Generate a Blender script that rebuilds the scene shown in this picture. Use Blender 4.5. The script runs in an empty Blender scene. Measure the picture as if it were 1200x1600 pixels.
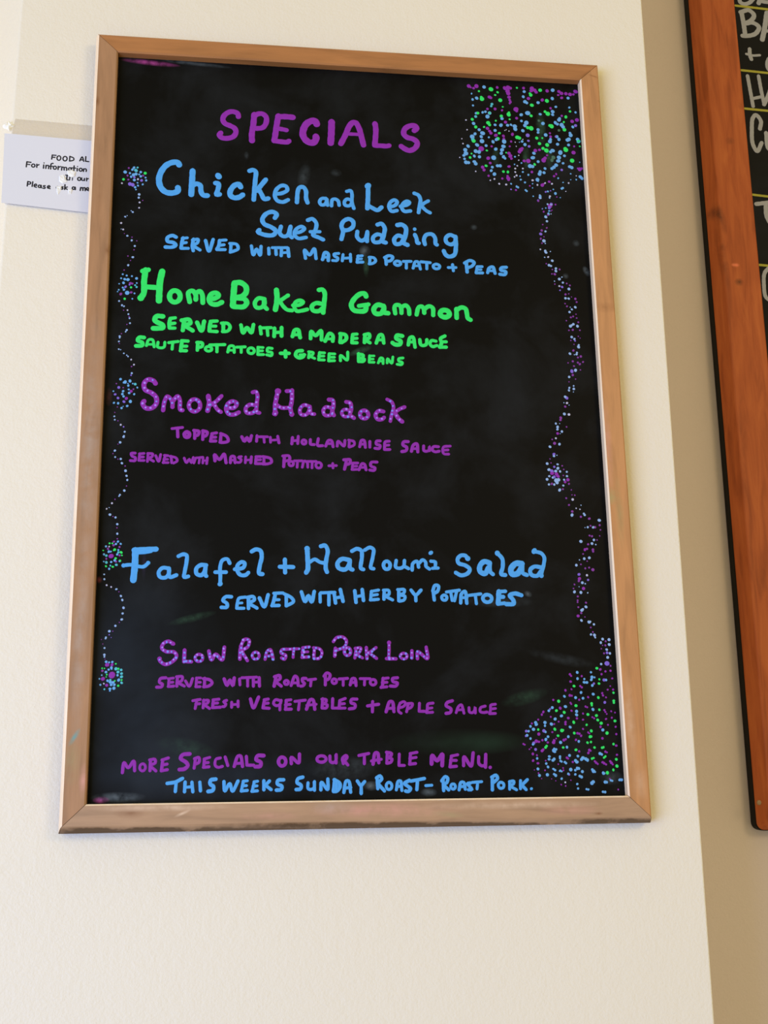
import bpy, math, random
from mathutils import Vector, Matrix

S = bpy.context.scene
COL = S.collection

# ---------------------------------------------------------------- camera, light, exposure
cam_data = bpy.data.cameras.new('camera')
cam = bpy.data.objects.new('camera', cam_data)
COL.objects.link(cam)
cam_data.sensor_fit = 'HORIZONTAL'
cam_data.sensor_width = 36.0
cam_data.lens = 1894.8705 / 1200.0 * 36.0
cam_data.clip_start = 0.01
cam.matrix_world = Matrix([[0.9921455, -0.0245368, -0.1226592, -0.1340146], [-0.1248655, -0.252893, -0.9594028, -1.2784481], [-0.007479, 0.9671831, -0.2539705, 1.4942332], [0, 0, 0, 1]])
S.camera = cam

S.view_settings.view_transform = 'Standard'
S.view_settings.look = 'None'
S.view_settings.gamma = 1.0
S.view_settings.use_curve_mapping = False
S.view_settings.exposure = 0.0

world = bpy.data.worlds.new('room_light')
S.world = world
world.use_nodes = True
bg = world.node_tree.nodes['Background']
bg.inputs['Color'].default_value = (0.545, 0.472, 0.250, 1)
bg.inputs['Strength'].default_value = 1.0


def area_light(name, loc, target, sx, sy, power, colour):
    d = bpy.data.lights.new(name, 'AREA')
    d.shape = 'RECTANGLE'
    d.size, d.size_y = sx, sy
    d.energy = power
    d.color = colour
    o = bpy.data.objects.new(name, d)
    COL.objects.link(o)
    o.location = loc
    o.rotation_euler = (Vector(target) - Vector(loc)).to_track_quat('-Z', 'Y').to_euler()
    return o


area_light('window_daylight', (-1.6, -2.2, 1.85), (-0.1, 0, 1.8), 1.5, 1.6, 25.0, (0.82, 0.78, 0.36))
area_light('splay_fill', (-1.25, 0.22, 2.0), (-0.42, 0.06, 2.0), 0.45, 1.5, 2.5, (1.0, 0.84, 0.52))  # unseen fill added to brighten only the angled left wall
area_light('low_cool_fill', (-2.4, -2.7, 0.9), (0.0, 0, 1.4), 2.4, 1.5, 70.0, (0.40, 0.70, 1.80))  # cool fill added for the lower wall, no known second window
area_light('wall_lamp', (1.75, -2.6, 2.7), (0.5, 0, 1.9), 0.8, 0.8, 60.0, (0.27, 0.195, 0.10))


# ---------------------------------------------------------------- helpers
def lin(r, g, b):
    f = lambda v: (v / 255 / 12.92) if v / 255 <= 0.04045 else ((v / 255 + 0.055) / 1.055) ** 2.4
    return (f(r), f(g), f(b), 1.0)


def link(name, me, parent=None, mats=()):
    o = bpy.data.objects.new(name, me)
    COL.objects.link(o)
    for m in mats:
        me.materials.append(m)
    if parent is not None:
        o.parent = parent
    return o


def mesh(name, verts, faces, parent=None, mats=(), face_mats=None, smooth=False):
    me = bpy.data.meshes.new(name)
    me.from_pydata([tuple(v) for v in verts], [], faces)
    me.update()
    if face_mats:
        me.polygons.foreach_set('material_index', face_mats)
    if smooth:
        me.polygons.foreach_set('use_smooth', [True] * len(me.polygons))
    return link(name, me, parent, mats)


def box(x0, x1, y0, y1, z0, z1):
    v = [(x, y, z) for x in (x0, x1) for y in (y0, y1) for z in (z0, z1)]
    f = [(0, 1, 3, 2), (4, 6, 7, 5), (0, 4, 5, 1), (2, 3, 7, 6), (0, 2, 6, 4), (1, 5, 7, 3)]
    return v, f


def thing(name, label, cat, loc, roty=0.0):
    o = bpy.data.objects.new(name, None)
    COL.objects.link(o)
    o.empty_display_size = 0.1
    o.location = loc
    o.rotation_euler = (0, roty, 0)
    o['label'] = label
    o['category'] = cat
    return o


class Nodes:
    def __init__(self, name):
        self.m = bpy.data.materials.new(name)
        self.m.use_nodes = True
        self.t = self.m.node_tree
        self.b = self.t.nodes['Principled BSDF']
        self.out = self.t.nodes['Material Output']
        self.coord = self.n('ShaderNodeTexCoord').outputs['Object']

    def n(self, kind, **kw):
        d = self.t.nodes.new(kind)
        for k, v in kw.items():
            setattr(d, k, v)
        return d

    def l(self, a, b):
        self.t.links.new(a, b)

    def noise(self, scale, vec=None, detail=3, rough=0.5, distortion=0):
        d = self.n('ShaderNodeTexNoise')
        d.inputs['Scale'].default_value = scale
        d.inputs['Detail'].default_value = detail
        d.inputs['Roughness'].default_value = rough
        d.inputs['Distortion'].default_value = distortion
        self.l(vec if vec is not None else self.coord, d.inputs['Vector'])
        return d.outputs['Fac']

    def mapping(self, scale=(1, 1, 1), loc=(0, 0, 0), rot=(0, 0, 0), kind='POINT', vec=None):
        d = self.n('ShaderNodeMapping', vector_type=kind)
        d.inputs['Scale'].default_value = scale
        d.inputs['Location'].default_value = loc
        d.inputs['Rotation'].default_value = rot
        self.l(vec if vec is not None else self.coord, d.inputs['Vector'])
        return d.outputs['Vector']

    def ramp(self, fac, stops):
        d = self.n('ShaderNodeValToRGB')
        e = d.color_ramp.elements
        while len(e) < len(stops):
            e.new(0.5)
        for k, (p, c) in enumerate(stops):
            e[k].position = p
            e[k].color = c
        self.l(fac, d.inputs['Fac'])
        return d.outputs['Color']

    def math(self, op, a, b):
        d = self.n('ShaderNodeMath', operation=op)
        for k, v in enumerate((a, b)):
            if isinstance(v, (int, float)):
                d.inputs[k].default_value = v
            else:
                self.l(v, d.inputs[k])
        return d.outputs[0]

    def mix(self, fac, a, b, blend='MIX'):
        d = self.n('ShaderNodeMix', data_type='RGBA', blend_type=blend)
        for k, v in ((0, fac), (6, a), (7, b)):
            if isinstance(v, (int, float)):
                d.inputs[k].default_value = v
            elif isinstance(v, tuple):
                d.inputs[k].default_value = v
            else:
                self.l(v, d.inputs[k])
        return d.outputs[2]

    def stain(self, colour, x, z, rx, rz, ang, tint, strength, grain=140.0):
        """one stain, painted shade or reflection of its own shape, in the object's own x, z"""
        v = self.mapping((rx, 10.0, rz), (x, 0, z), (0, ang, 0), 'TEXTURE')
        g = self.n('ShaderNodeTexGradient', gradient_type='SPHERICAL')
        self.l(v, g.inputs['Vector'])
        nz = self.noise(grain, None, 4, 0.6, 0.2)
        soft = self.n('ShaderNodeMapRange', interpolation_type='SMOOTHSTEP')
        soft.inputs['From Min'].default_value = 0.18
        soft.inputs['From Max'].default_value = 0.82
        self.l(nz, soft.inputs['Value'])
        k = self.math('MULTIPLY', g.outputs['Fac'], soft.outputs['Result'])
        k = self.math('MULTIPLY', k, strength * 2.0)
        k = self.math('MINIMUM', k, 0.95)
        return self.mix(k, colour, tint)

    def bump(self, height, strength, dist):
        d = self.n('ShaderNodeBump')
        d.inputs['Strength'].default_value = strength
        d.inputs['Distance'].default_value = dist
        self.l(height, d.inputs['Height'])
        self.l(d.outputs['Normal'], self.b.inputs['Normal'])

    def done(self, colour, rough=0.6, spec=0.3, coat=0.0):
        if isinstance(colour, tuple):
            self.b.inputs['Base Color'].default_value = colour
        else:
            self.l(colour, self.b.inputs['Base Color'])
        self.b.inputs['Roughness'].default_value = rough
        self.b.inputs['Specular IOR Level'].default_value = spec
        self.b.inputs['Coat Weight'].default_value = coat
        return self.m


# ---------------------------------------------------------------- materials
def paint(name, a, b):
    k = Nodes(name)
    c = k.mix(k.noise(3.0, None, 4), a, b)
    h = k.math('ADD', k.noise(330.0, None, 3, 0.6), k.math('MULTIPLY', k.noise(95.0, None, 2), 1.1))
    k.bump(h, 0.5, 0.0011)
    return k.done(c, 0.5, 0.3)


M_WALL = paint('cream_wall_paint', lin(234, 226, 210), lin(229, 220, 203))
M_WALL_SHADED = paint('shaded_wall_paint', lin(218, 204, 208), lin(212, 197, 199))  # recess wall's shade put into a darker copy of the wall paint


def wood(name, axis, dark, mid, light, stains_and_light=(), rough=0.42, grain=1.0):
    k = Nodes(name)
    sc = (7, 60, 60) if axis == 'x' else (60, 60, 7)
    v = k.mapping(tuple(q * grain for q in sc))
    fac = k.noise(1.6, v, 5, 0.55, 0.6)
    c = k.ramp(fac, [(0.28, dark), (0.5, mid), (0.72, light)])
    fine = k.noise(9.0, v, 2, 0.5)
    c = k.mix(k.math('MULTIPLY', fine, 0.22), c, dark)
    for s in stains_and_light:
        c = k.stain(c, *s[:6], s[6] * 0.8, 45.0)
    k.bump(fine, 0.10, 0.0006)
    return k.done(c, rough, 0.35)


def tones(r, g, b, spread=0.11):
    return [lin(*(min(255, q * f) for q in (r, g, b))) for f in (1 - spread, 1.0, 1 + spread * 0.6)]


PINK, PALE, BROWN, CYAN, SAGE, GREY = lin(226, 160, 150), lin(226, 196, 170), lin(120, 74, 40), lin(70, 160, 165), lin(150, 160, 110), lin(176, 160, 150)
RAIL_STAINS_V = [(-0.2907, -0.3604, 0.0031, 0.0113, 0.55, CYAN, 0.9), (0.2801, -0.1014, 0.0066, 0.0118, 0, SAGE, 0.7), (-0.2921, -0.3842, 0.0100, 0.0249, 0, SAGE, 0.35), (-0.2973, 0.3591, 0.0039, 0.0077, 0, BROWN, 0.8), (-0.2787, 0.1733, 0.0037, 0.0103, 0, BROWN, 0.6), (-0.2884, -0.0578, 0.0124, 0.1787, 0, GREY, 0.45), (-0.2894, -0.2627, 0.0090, 0.1163, 0, GREY, 0.5), (-0.2801, -0.4029, 0.0050, 0.0186, 0, PINK, 0.5), (0.2878, 0.1257, 0.0188, 0.0078, 0, BROWN, 0.35), (0.2884, -0.1197, 0.0059, 0.0440, 0, SAGE, 0.35), (0.2802, -0.0455, 0.0060, 0.0598, 0, PINK, 0.35), (0.2960, 0.4308, 0.0136, 0.0017, 0.3, BROWN, 0.6), (0.3018, 0.3957, 0.0067, 0.0017, 0.4, BROWN, 0.5), (0.2842, -0.3510, 0.0069, 0.0617, 0, PALE, 0.3), (-0.2905, 0.2437, 0.0045, 0.0449, 0, BROWN, 0.25), (0.2900, -0.4140, 0.0094, 0.0269, 0, PALE, 0.25)]
RAIL_STAINS_AND_SHADE_H = [(-0.2324, -0.4345, 0.0185, 0.0062, 0, BROWN, 0.5), (-0.1538, -0.4537, 0.2611, 0.0050, 0.02, lin(84, 60, 40), 2.6), (0.0848, -0.4531, 0.2710, 0.0052, 0.02, lin(84, 60, 40), 2.6), (0.2666, -0.4519, 0.0730, 0.0046, 0.02, lin(84, 60, 40), 2.2), (-0.2779, -0.4544, 0.0671, 0.0043, 0.02, lin(84, 60, 40), 2.2), (0.2432, -0.4431, 0.0053, 0.0020, 0, BROWN, 1.0), (-0.0326, -0.4328, 0.0255, 0.0077, 0, GREY, 0.6), (-0.2045, -0.4300, 0.0746, 0.0044, 0, PALE, 0.6), (0.0195, -0.4362, 0.0899, 0.0090, 0, PINK, 0.45), (0.1522, -0.4333, 0.1049, 0.0046, 0, PALE, 0.6), (0.2128, -0.4394, 0.0396, 0.0066, 0, PINK, 0.3), (0.0852, -0.4411, 0.0194, 0.0039, 0.1, SAGE, 0.35), (-0.1824, -0.4360, 0.0100, 0.0019, -0.4, PALE, 0.7), (-0.1170, 0.4497, 0.1297, 0.0024, 0.06, BROWN, 0.35), (0.2568, 0.4478, 0.0510, 0.0043, 0.06, BROWN, 0.4), (0.2841, 0.4336, 0.0119, 0.0026, -0.7, BROWN, 0.6), (-0.0969, -0.4399, 0.0378, 0.0050, 0, PINK, 0.3)]  # long dark brown strips add the lower chamfer's shade to its dirt
M_RAIL = {
    'left': wood('greyed_pine_rail', 'z', *tones(166, 124, 90), RAIL_STAINS_V),
    'right': wood('golden_pine_rail', 'z', *tones(190, 136, 89), RAIL_STAINS_V),
    'top': wood('brown_pine_rail', 'x', *tones(171, 115, 69), RAIL_STAINS_AND_SHADE_H),
    'bottom': wood('pinkish_pine_rail', 'x', *tones(174, 139, 109), RAIL_STAINS_AND_SHADE_H),
}
M_EDGE = wood('window_lit_pale_edge', 'z', lin(236, 206, 174), lin(246, 222, 194), lin(250, 230, 206))  # window light on some rail edges, put into a paler wood colour
M_MENU_WOOD = wood('orange_stained_pine', 'z', lin(148, 68, 27), lin(180, 89, 41), lin(196, 104, 50), [(0.0338, 0.8724, 0.0077, 0.0044, 0, lin(240, 130, 90), 1.8), (0.0160, 0.9548, 0.0089, 0.0333, -0.2, lin(70, 30, 14), 0.7), (0.0440, 1.0959, 0.0091, 0.0080, 0, lin(90, 44, 16), 0.7), (0.0377, 0.8426, 0.0087, 0.0076, 0, lin(90, 44, 16), 0.8), (0.0687, 1.1658, 0.0081, 0.0116, 0, lin(100, 40, 16), 0.7), (0.0148, 0.8870, 0.0077, 0.0657, -0.07, lin(80, 34, 14), 0.55), (0.0083, 0.9657, 0.0100, 0.0133, 0, lin(80, 34, 14), 0.6)], 0.55, 0.8)
M_BLACK_EDGE = Nodes('black_painted_edge').done(lin(15, 13, 12), 0.6, 0.12)


def board_paint(name, base, stains_and_light=()):
    k = Nodes(name)
    dust = k.noise(9.0, None, 6, 0.6, 0.3)
    c = k.ramp(dust, [(0.45, base), (0.95, lin(34, 37, 41))])
    for s in stains_and_light:
        c = k.stain(c, *s[:6], s[6] * 0.6, 90.0 if s[2] < 0.05 else 7.0)
    return k.done(c, 0.5, 0.1)


CHALK_AND_REFLECTION, CGREEN, CPINK = lin(96, 106, 112), lin(58, 92, 70), lin(170, 70, 140)
M_BOARD = board_paint('black_chalkboard_paint', lin(5, 5, 6), [(-0.2398, 0.4206, 0.0358, 0.0040, 0.06, CPINK, 1.0), (-0.1916, 0.4231, 0.0481, 0.0032, 0.06, CHALK_AND_REFLECTION, 0.6), (-0.2630, -0.4215, 0.0087, 0.0037, 0, CPINK, 1.3), (-0.2462, -0.4192, 0.0281, 0.0056, 0, CHALK_AND_REFLECTION, 0.9), (0.0101, 0.1899, 0.0070, 0.0077, 0, CHALK_AND_REFLECTION, 0.9), (0.0113, 0.1714, 0.0039, 0.0154, 0, CGREEN, 0.7), (0.0032, 0.0665, 0.0149, 0.0045, -0.4, CGREEN, 1.1), (-0.0598, 0.2822, 0.0079, 0.0173, 0.2, CHALK_AND_REFLECTION, 0.3), (-0.0224, 0.2884, 0.0071, 0.0055, 0, CHALK_AND_REFLECTION, 0.25), (-0.1811, -0.3709, 0.0320, 0.0102, 0.2, CGREEN, 0.35), (-0.1775, -0.2382, 0.0267, 0.0047, -0.25, CGREEN, 0.6), (0.1736, -0.3224, 0.0274, 0.0082, -0.25, CGREEN, 0.45), (0.2178, -0.2816, 0.0419, 0.0070, 0.2, CHALK_AND_REFLECTION, 0.16), (0.0995, -0.3685, 0.0802, 0.0147, 0, CGREEN, 0.35), (0.0676, -0.4189, 0.0092, 0.0046, 0, CHALK_AND_REFLECTION, 0.9), (0.0080, -0.4116, 0.0091, 0.0052, 0, CHALK_AND_REFLECTION, 0.8), (-0.2718, 0.0040, 0.0042, 0.0113, 0, lin(100, 60, 60), 0.6), (-0.2738, -0.1981, 0.0033, 0.0040, 0, lin(110, 50, 60), 0.9), (0.1389, 0.2260, 0.0048, 0.0040, 0, CHALK_AND_REFLECTION, 0.6), (0.2466, 0.1684, 0.0040, 0.0040, 0, CHALK_AND_REFLECTION, 0.9), (0.2718, 0.1752, 0.0040, 0.0072, -0.4, CHALK_AND_REFLECTION, 0.9), (0.2615, 0.2111, 0.0048, 0.0048, 0, CHALK_AND_REFLECTION, 0.5), (-0.0215, -0.3932, 0.0391, 0.0130, 0, CHALK_AND_REFLECTION, 0.3), (-0.1484, -0.4012, 0.1403, 0.0255, 0, lin(50, 60, 74), 0.5), (-0.2211, -0.3138, 0.0907, 0.1296, 0, lin(50, 60, 74), 0.6), (0.1503, -0.2191, 0.0422, 0.0070, 0, CHALK_AND_REFLECTION, 0.25), (0.1826, -0.2105, 0.0050, 0.0035, 0.5, CHALK_AND_REFLECTION, 0.8), (-0.1266, 0.3050, 0.0031, 0.0055, 0, CHALK_AND_REFLECTION, 0.5), (-0.2285, -0.1800, 0.0027, 0.0202, 0, lin(50, 44, 70), 0.5), (0.2626, -0.4066, 0.0135, 0.0081, 0, CHALK_AND_REFLECTION, 0.4), (0.2066, 0.3223, 0.0049, 0.0214, 0, CGREEN, 0.7), (0.2268, 0.3624, 0.0067, 0.0250, 0, CGREEN, 0.8), (0.2351, 0.3239, 0.0050, 0.0165, 0, CGREEN, 0.8), (0.1697, 0.3202, 0.0049, 0.0147, 0, CGREEN, 0.6)])  # wide blue-grey marks at bottom left are a painted reflection
M_BOARD_MENU = board_paint('black_menu_board_paint', lin(22, 21, 21))


def pen(name, rgb, rough=0.55):
    k = Nodes(name)
    a = lin(*rgb)
    b = lin(*[max(0, q - 14) for q in rgb])
    c = k.mix(k.noise(160.0, None, 3), a, b)
    return k.done(c, rough, 0.25)


PEN = {
    'b': pen('sky_blue_chalk_pen', (82, 166, 238)),
    'p': pen('purple_chalk_pen', (145, 44, 171)),
    'g': pen('green_chalk_pen', (50, 230, 108)),
    't': pen('teal_chalk_pen', (84, 188, 206)),
    'v': pen('violet_chalk_pen', (132, 104, 214)),
    'l': pen('pale_lilac_chalk_pen', (190, 190, 222)),
    's': pen('smeared_green_chalk_pen', (74, 110, 92)),
    'd': pen('lilac_chalk_pen', (176, 130, 246)),
    'i': pen('periwinkle_chalk_pen', (132, 140, 246)),
    'c': pen('pale_blue_chalk_pen', (150, 182, 232)),
    'e': pen('soft_blue_chalk_pen', (108, 172, 232)),
    'q': pen('thin_purple_chalk_pen', (134, 60, 160)),
    'y': pen('yellow_chalk_pen', (172, 164, 62)),
    'w': pen('grey_chalk_pen', (166, 165, 166)),
    'k': pen('black_print_ink', (34, 34, 44)),
}
PEN_ORDER = list('bpgtvlsceq')

k = Nodes('white_laminated_paper')
M_PAPER = k.done(lin(217, 217, 226), 0.5, 0.4, 0.0)

k = Nodes('clear_sticky_tape')
k.b.inputs['Alpha'].default_value = 0.10
M_TAPE = k.done(lin(190, 164, 124), 0.4, 0.3)
k = Nodes('crumpled_tape_glare')
k.b.inputs['Alpha'].default_value = 0.82
M_CRUMPLE_GLARE = k.done(lin(252, 252, 250), 0.25, 0.6)  # glare on the film painted in as nearly opaque white
M_SCREW = Nodes('dull_screw_metal').done(lin(150, 120, 88), 0.4, 0.5)


# ---------------------------------------------------------------- the setting
def structure(name, verts, faces, mat):
    o = mesh(name, verts, faces, None, [mat])
    o['kind'] = 'structure'
    return o


def plan_wall(name, pts, z0, z1, mat, smooth=False):
    """extrude an open plan line (x, y) upwards"""
    v, f = [], []
    for x, y in pts:
        v += [(x, y, z0), (x, y, z1)]
    for q in range(len(pts) - 1):
        f.append((2 * q, 2 * q + 1, 2 * q + 3, 2 * q + 2))
    o = structure(name, v, f, mat)
    if smooth:
        o.data.polygons.foreach_set('use_smooth', [True] * len(f))
    return o


WX0, WX1, RECESS = -0.4001, 0.3659, 0.45
RAD = 0.004
corner = [(WX1, RECESS), (WX1, 0.0015), (WX1 - 0.0006, 0.0005), (WX1 - 0.0018, 0.0)]
ccx, ccy = WX0 + RAD, RAD
front = corner + [(0.18, 0), (0.0, 0.0), (-0.2, 0), (ccx + 0.0005, 0.0)]
arc = [(ccx - RAD * math.sin(a), ccy - RAD * math.cos(a)) for a in [math.radians(q * 66 / 8) for q in range(9)]]
plan_wall('wall_front', front + arc[:5], 0.0, 3.4, M_WALL)
ex, ey = arc[-1]
plan_wall('wall_left', arc[4:] + [(ex - 0.5 * math.cos(math.radians(66)), ey + 0.5 * math.sin(math.radians(66))), (-3.2, ey + 0.5 * math.sin(math.radians(66)))], 0.0, 3.4, M_WALL)
plan_wall('wall_right', [(2.2, RECESS), (WX1, RECESS)], 0.0, 3.4, M_WALL_SHADED)


# ---------------------------------------------------------------- chalk strokes
def smooth_line(pts, step):
    """centripetal Catmull-Rom through the points, resampled"""
    if len(pts) == 1:
        return pts
    P = [Vector(p) for p in pts]
    if len(P) == 2:
        n = max(1, int((P[1] - P[0]).length / step))
        return [P[0].lerp(P[1], q / n) for q in range(n + 1)]
    P = [P[0] * 2 - P[1]] + P + [P[-1] * 2 - P[-2]]
    out = []
    for q in range(1, len(P) - 2):
        p0, p1, p2, p3 = P[q - 1:q + 3]
        d = lambda a, b: max(1e-6, (a - b).length ** 0.5)
        t0 = 0.0
        t1 = t0 + d(p0, p1)
        t2 = t1 + d(p1, p2)
        t3 = t2 + d(p2, p3)
        n = max(2, int((p2 - p1).length / step + 0.5))
        for s in range(n):
            t = t1 + (t2 - t1) * s / n
            a1 = p0 * ((t1 - t) / (t1 - t0)) + p1 * ((t - t0) / (t1 - t0))
            a2 = p1 * ((t2 - t) / (t2 - t1)) + p2 * ((t - t1) / (t2 - t1))
            a3 = p2 * ((t3 - t) / (t3 - t2)) + p3 * ((t - t2) / (t3 - t2))
            b1 = a1 * ((t2 - t) / (t2 - t0)) + a2 * ((t - t0) / (t2 - t0))
            b2 = a2 * ((t3 - t) / (t3 - t1)) + a3 * ((t - t1) / (t3 - t1))
            out.append(b1 * ((t2 - t) / (t2 - t1)) + b2 * ((t - t1) / (t2 - t1)))
    out.append(P[-2])
    return out


PROFILE = ((-1.0, -0.12), (-0.82, 0.7), (0.0, 1.0), (0.82, 0.7), (1.0, -0.12))


class Ink:
    """pen marks lying on a board face at depth y (in metres, the face looks towards -y)"""

    def __init__(self, y, thick=0.00035, seed=1):
        self.v, self.f, self.m = [], [], []
        self.y, self.h = y, thick
        self.rnd = random.Random(seed)

    def point(self, x, z, h):
        self.v.append((x, self.y - h, z))
        return len(self.v) - 1

    plain = False

    def stroke(self, pts, r, mat=0, wobble=0.05, step=0.0012):
        if self.plain:
            wobble = 0.0
        L = smooth_line(pts, min(step, r))
        if len(L) < 2 or sum((L[q + 1] - L[q]).length for q in range(len(L) - 1)) < r * 0.3:
            self.dot(L[0][0], L[0][1], r, mat)
            return
        hh = self.h * self.rnd.uniform(0.75, 1.25)
        rows = []
        n = len(L)
        d0 = (L[1] - L[0]).normalized()
        d1 = (L[-1] - L[-2]).normalized()
        ph = self.rnd.uniform(0, 6.28)
        for a in (80, 62, 42, 20):
            t = math.radians(a)
            rows.append((L[0] - d0 * r * math.sin(t), d0, r * math.cos(t)))
        for q in range(n):
            d = (L[min(q + 1, n - 1)] - L[max(q - 1, 0)])
            d = d.normalized() if d.length > 1e-9 else d0
            rows.append((L[q], d, r * (1 + wobble * math.sin(ph + q * 0.9) * 0.6 + self.rnd.uniform(-wobble, wobble) * 0.5)))
        for a in (20, 42, 62, 80):
            t = math.radians(a)
            rows.append((L[-1] + d1 * r * math.sin(t), d1, r * math.cos(t)))
        base = len(self.v)
        for c, d, w in rows:
            nx, nz = -d[1], d[0]
            for s, h in PROFILE:
                self.point(c[0] + nx * s * w, c[1] + nz * s * w, h * hh)
        m = len(PROFILE)
        for q in range(len(rows) - 1):
            for s in range(m - 1):
                a = base + q * m + s
                self.f.append((a, a + m, a + m + 1, a + 1))
                self.m.append(mat)
        self.f.append(tuple(base + s for s in range(m)))
        self.f.append(tuple(base + (len(rows) - 1) * m + s for s in reversed(range(m))))
        self.m += [mat, mat]

    def loop(self, cx, cz, rx, rz, r, mat=0):
        n = 18
        a0 = self.rnd.uniform(0, 6.28)
        self.stroke([(cx + rx * math.cos(a0 + 6.2832 * q / n), cz + rz * math.sin(a0 + 6.2832 * q / n)) for q in range(n + 1)], r, mat)

    def dot(self, x, z, r, mat=0, h=None, sides=9):
        hh = (h or self.h) * self.rnd.uniform(0.8, 1.3)
        sx, sz, an = self.rnd.uniform(0.85, 1.12), self.rnd.uniform(0.85, 1.15), self.rnd.uniform(0, 3.14)
        ca, sa = math.cos(an), math.sin(an)
        rings = []
        for w, hk in ((1.0, -0.12), (0.82, 0.7)):
            ring = []
            for q in range(sides):
                t = 6.2832 * q / sides
                a, b = math.cos(t) * r * w * sx, math.sin(t) * r * w * sz
                ring.append(self.point(x + a * ca - b * sa, z + a * sa + b * ca, hk * hh))
            rings.append(ring)
        c = self.point(x, z, hh)
        for q in range(sides):
            w = (q + 1) % sides
            self.f.append((rings[0][q], rings[0][w], rings[1][w], rings[1][q]))
            self.f.append((rings[1][q], rings[1][w], c))
            self.m += [mat, mat]

    def build(self, name, parent, mats):
        return mesh(name, self.v, self.f, parent, mats, self.m)


def parse(text):
    """'r,x,z,x,z..' or 'o,r,cx,cz,rx,rz' items, in tenths of a millimetre"""
    for item in text.split():
        p = item.split(',')
        if p[0] == 'o':
            yield ('o', [float(q) / 10000 for q in p[1:]])
        else:
            v = [float(q) / 10000 for q in p]
            yield ('s', v)


def ink_lines(ink, text, mat=0, dotted=None, blues=(1, 1, 2)):
    paths = []
    for kind, v in parse(text):
        if kind == 'o':
            r, cx, cz, rx, rz = v
            ink.loop(cx, cz, rx, rz, r, mat)
            paths.append(([(cx + rx * math.cos(6.2832 * q / 14), cz + rz * math.sin(6.2832 * q / 14)) for q in range(15)], r))
        else:
            pts = [(v[q], v[q + 1]) for q in range(1, len(v), 2)]
            ink.stroke(pts, v[0], mat)
            paths.append((pts, v[0]))
    if dotted is not None:                       # small lilac and blue dabs set along the letters
        for pts, r in paths:
            L = smooth_line(pts, 0.0008)
            if len(L) < 2:
                continue
            acc = 0.0015
            for q in range(1, len(L)):
                acc += (L[q] - L[q - 1]).length
                if acc > dotted:
                    acc = ink.rnd.uniform(-0.0008, 0.0008)
                    ink.dot(L[q][0] + ink.rnd.uniform(-.0006, .0006), L[q][1] + ink.rnd.uniform(-.0006, .0006),
                            ink.rnd.uniform(0.00125, 0.00165), ink.rnd.choice(blues), 0.0008, 7)


# ---------------------------------------------------------------- specials chalkboard
BW, BH, RX, RZ, FT = 0.6, 0.89565, 0.02343, 0.02217, 0.022
board = thing('specials_board', 'large black chalkboard in a pale wood frame with colourful handwritten specials', 'chalkboard', (0, 0, 1.95), -0.011)
BACK = -0.004
EL, ER, ET, EB = 0.0028, 0.0012, 0.0008, 0.0056
RINGS = []       # left, right, top, bottom, depth of each line that runs round the frame
for off_e, off_w, y in ((1, 0, BACK), (1, 0, -FT + 0.008), (0.5, 0, -FT + 0.0038), (0.12, 0, -FT + 0.0012), (0, 0.06, -FT), (0, 0.93, -FT),
                        (0, 1.0, -FT + 0.0014), (0, 1.0, BACK)):
    RINGS.append((-BW / 2 - EL * off_e + RX * off_w, BW / 2 + ER * off_e - RX * off_w,
                  BH / 2 + ET * off_e - RZ * off_w, -BH / 2 - EB * off_e + RZ * off_w, y))


def rail(side, mat, edge):
    v, f = [], []
    g = 0.00032
    for l, r, t, b, y in RINGS:
        if side == 'left':
            v += [(l, y, b + g), (l, y, t - g)]
        elif side == 'right':
            v += [(r, y, b + g), (r, y, t - g)]
        elif side == 'top':
            v += [(l + g, y, t), (r - g, y, t)]
        else:
            v += [(l + g, y, b), (r - g, y, b)]
    n = len(RINGS)
    for q in range(n):
        w = (q + 1) % n
        f.append((2 * q, 2 * q + 1, 2 * w + 1, 2 * w))
    f.append(tuple(2 * q for q in range(n)))
    f.append(tuple(2 * q + 1 for q in range(n)))
    fm = [0] * len(f)
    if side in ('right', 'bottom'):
        fm[n - 2] = fm[n - 3] = 1  # inner edge painted paler, as lit by the window
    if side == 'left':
        fm[1] = fm[2] = fm[3] = 1  # outer edge: window light painted in as pale wood
    return mesh('frame_rail', v, f, board, [mat, edge], fm)


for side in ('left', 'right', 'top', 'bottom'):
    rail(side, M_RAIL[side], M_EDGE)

PY = -FT + 0.0102
pv, pf = box(-BW / 2 + RX - 0.0002, BW / 2 - RX + 0.0002, PY, PY + 0.005, -BH / 2 + RZ - 0.0002, BH / 2 - RZ + 0.0002)
panel = mesh('chalkboard_panel', pv, pf, board, [M_BOARD])

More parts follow.
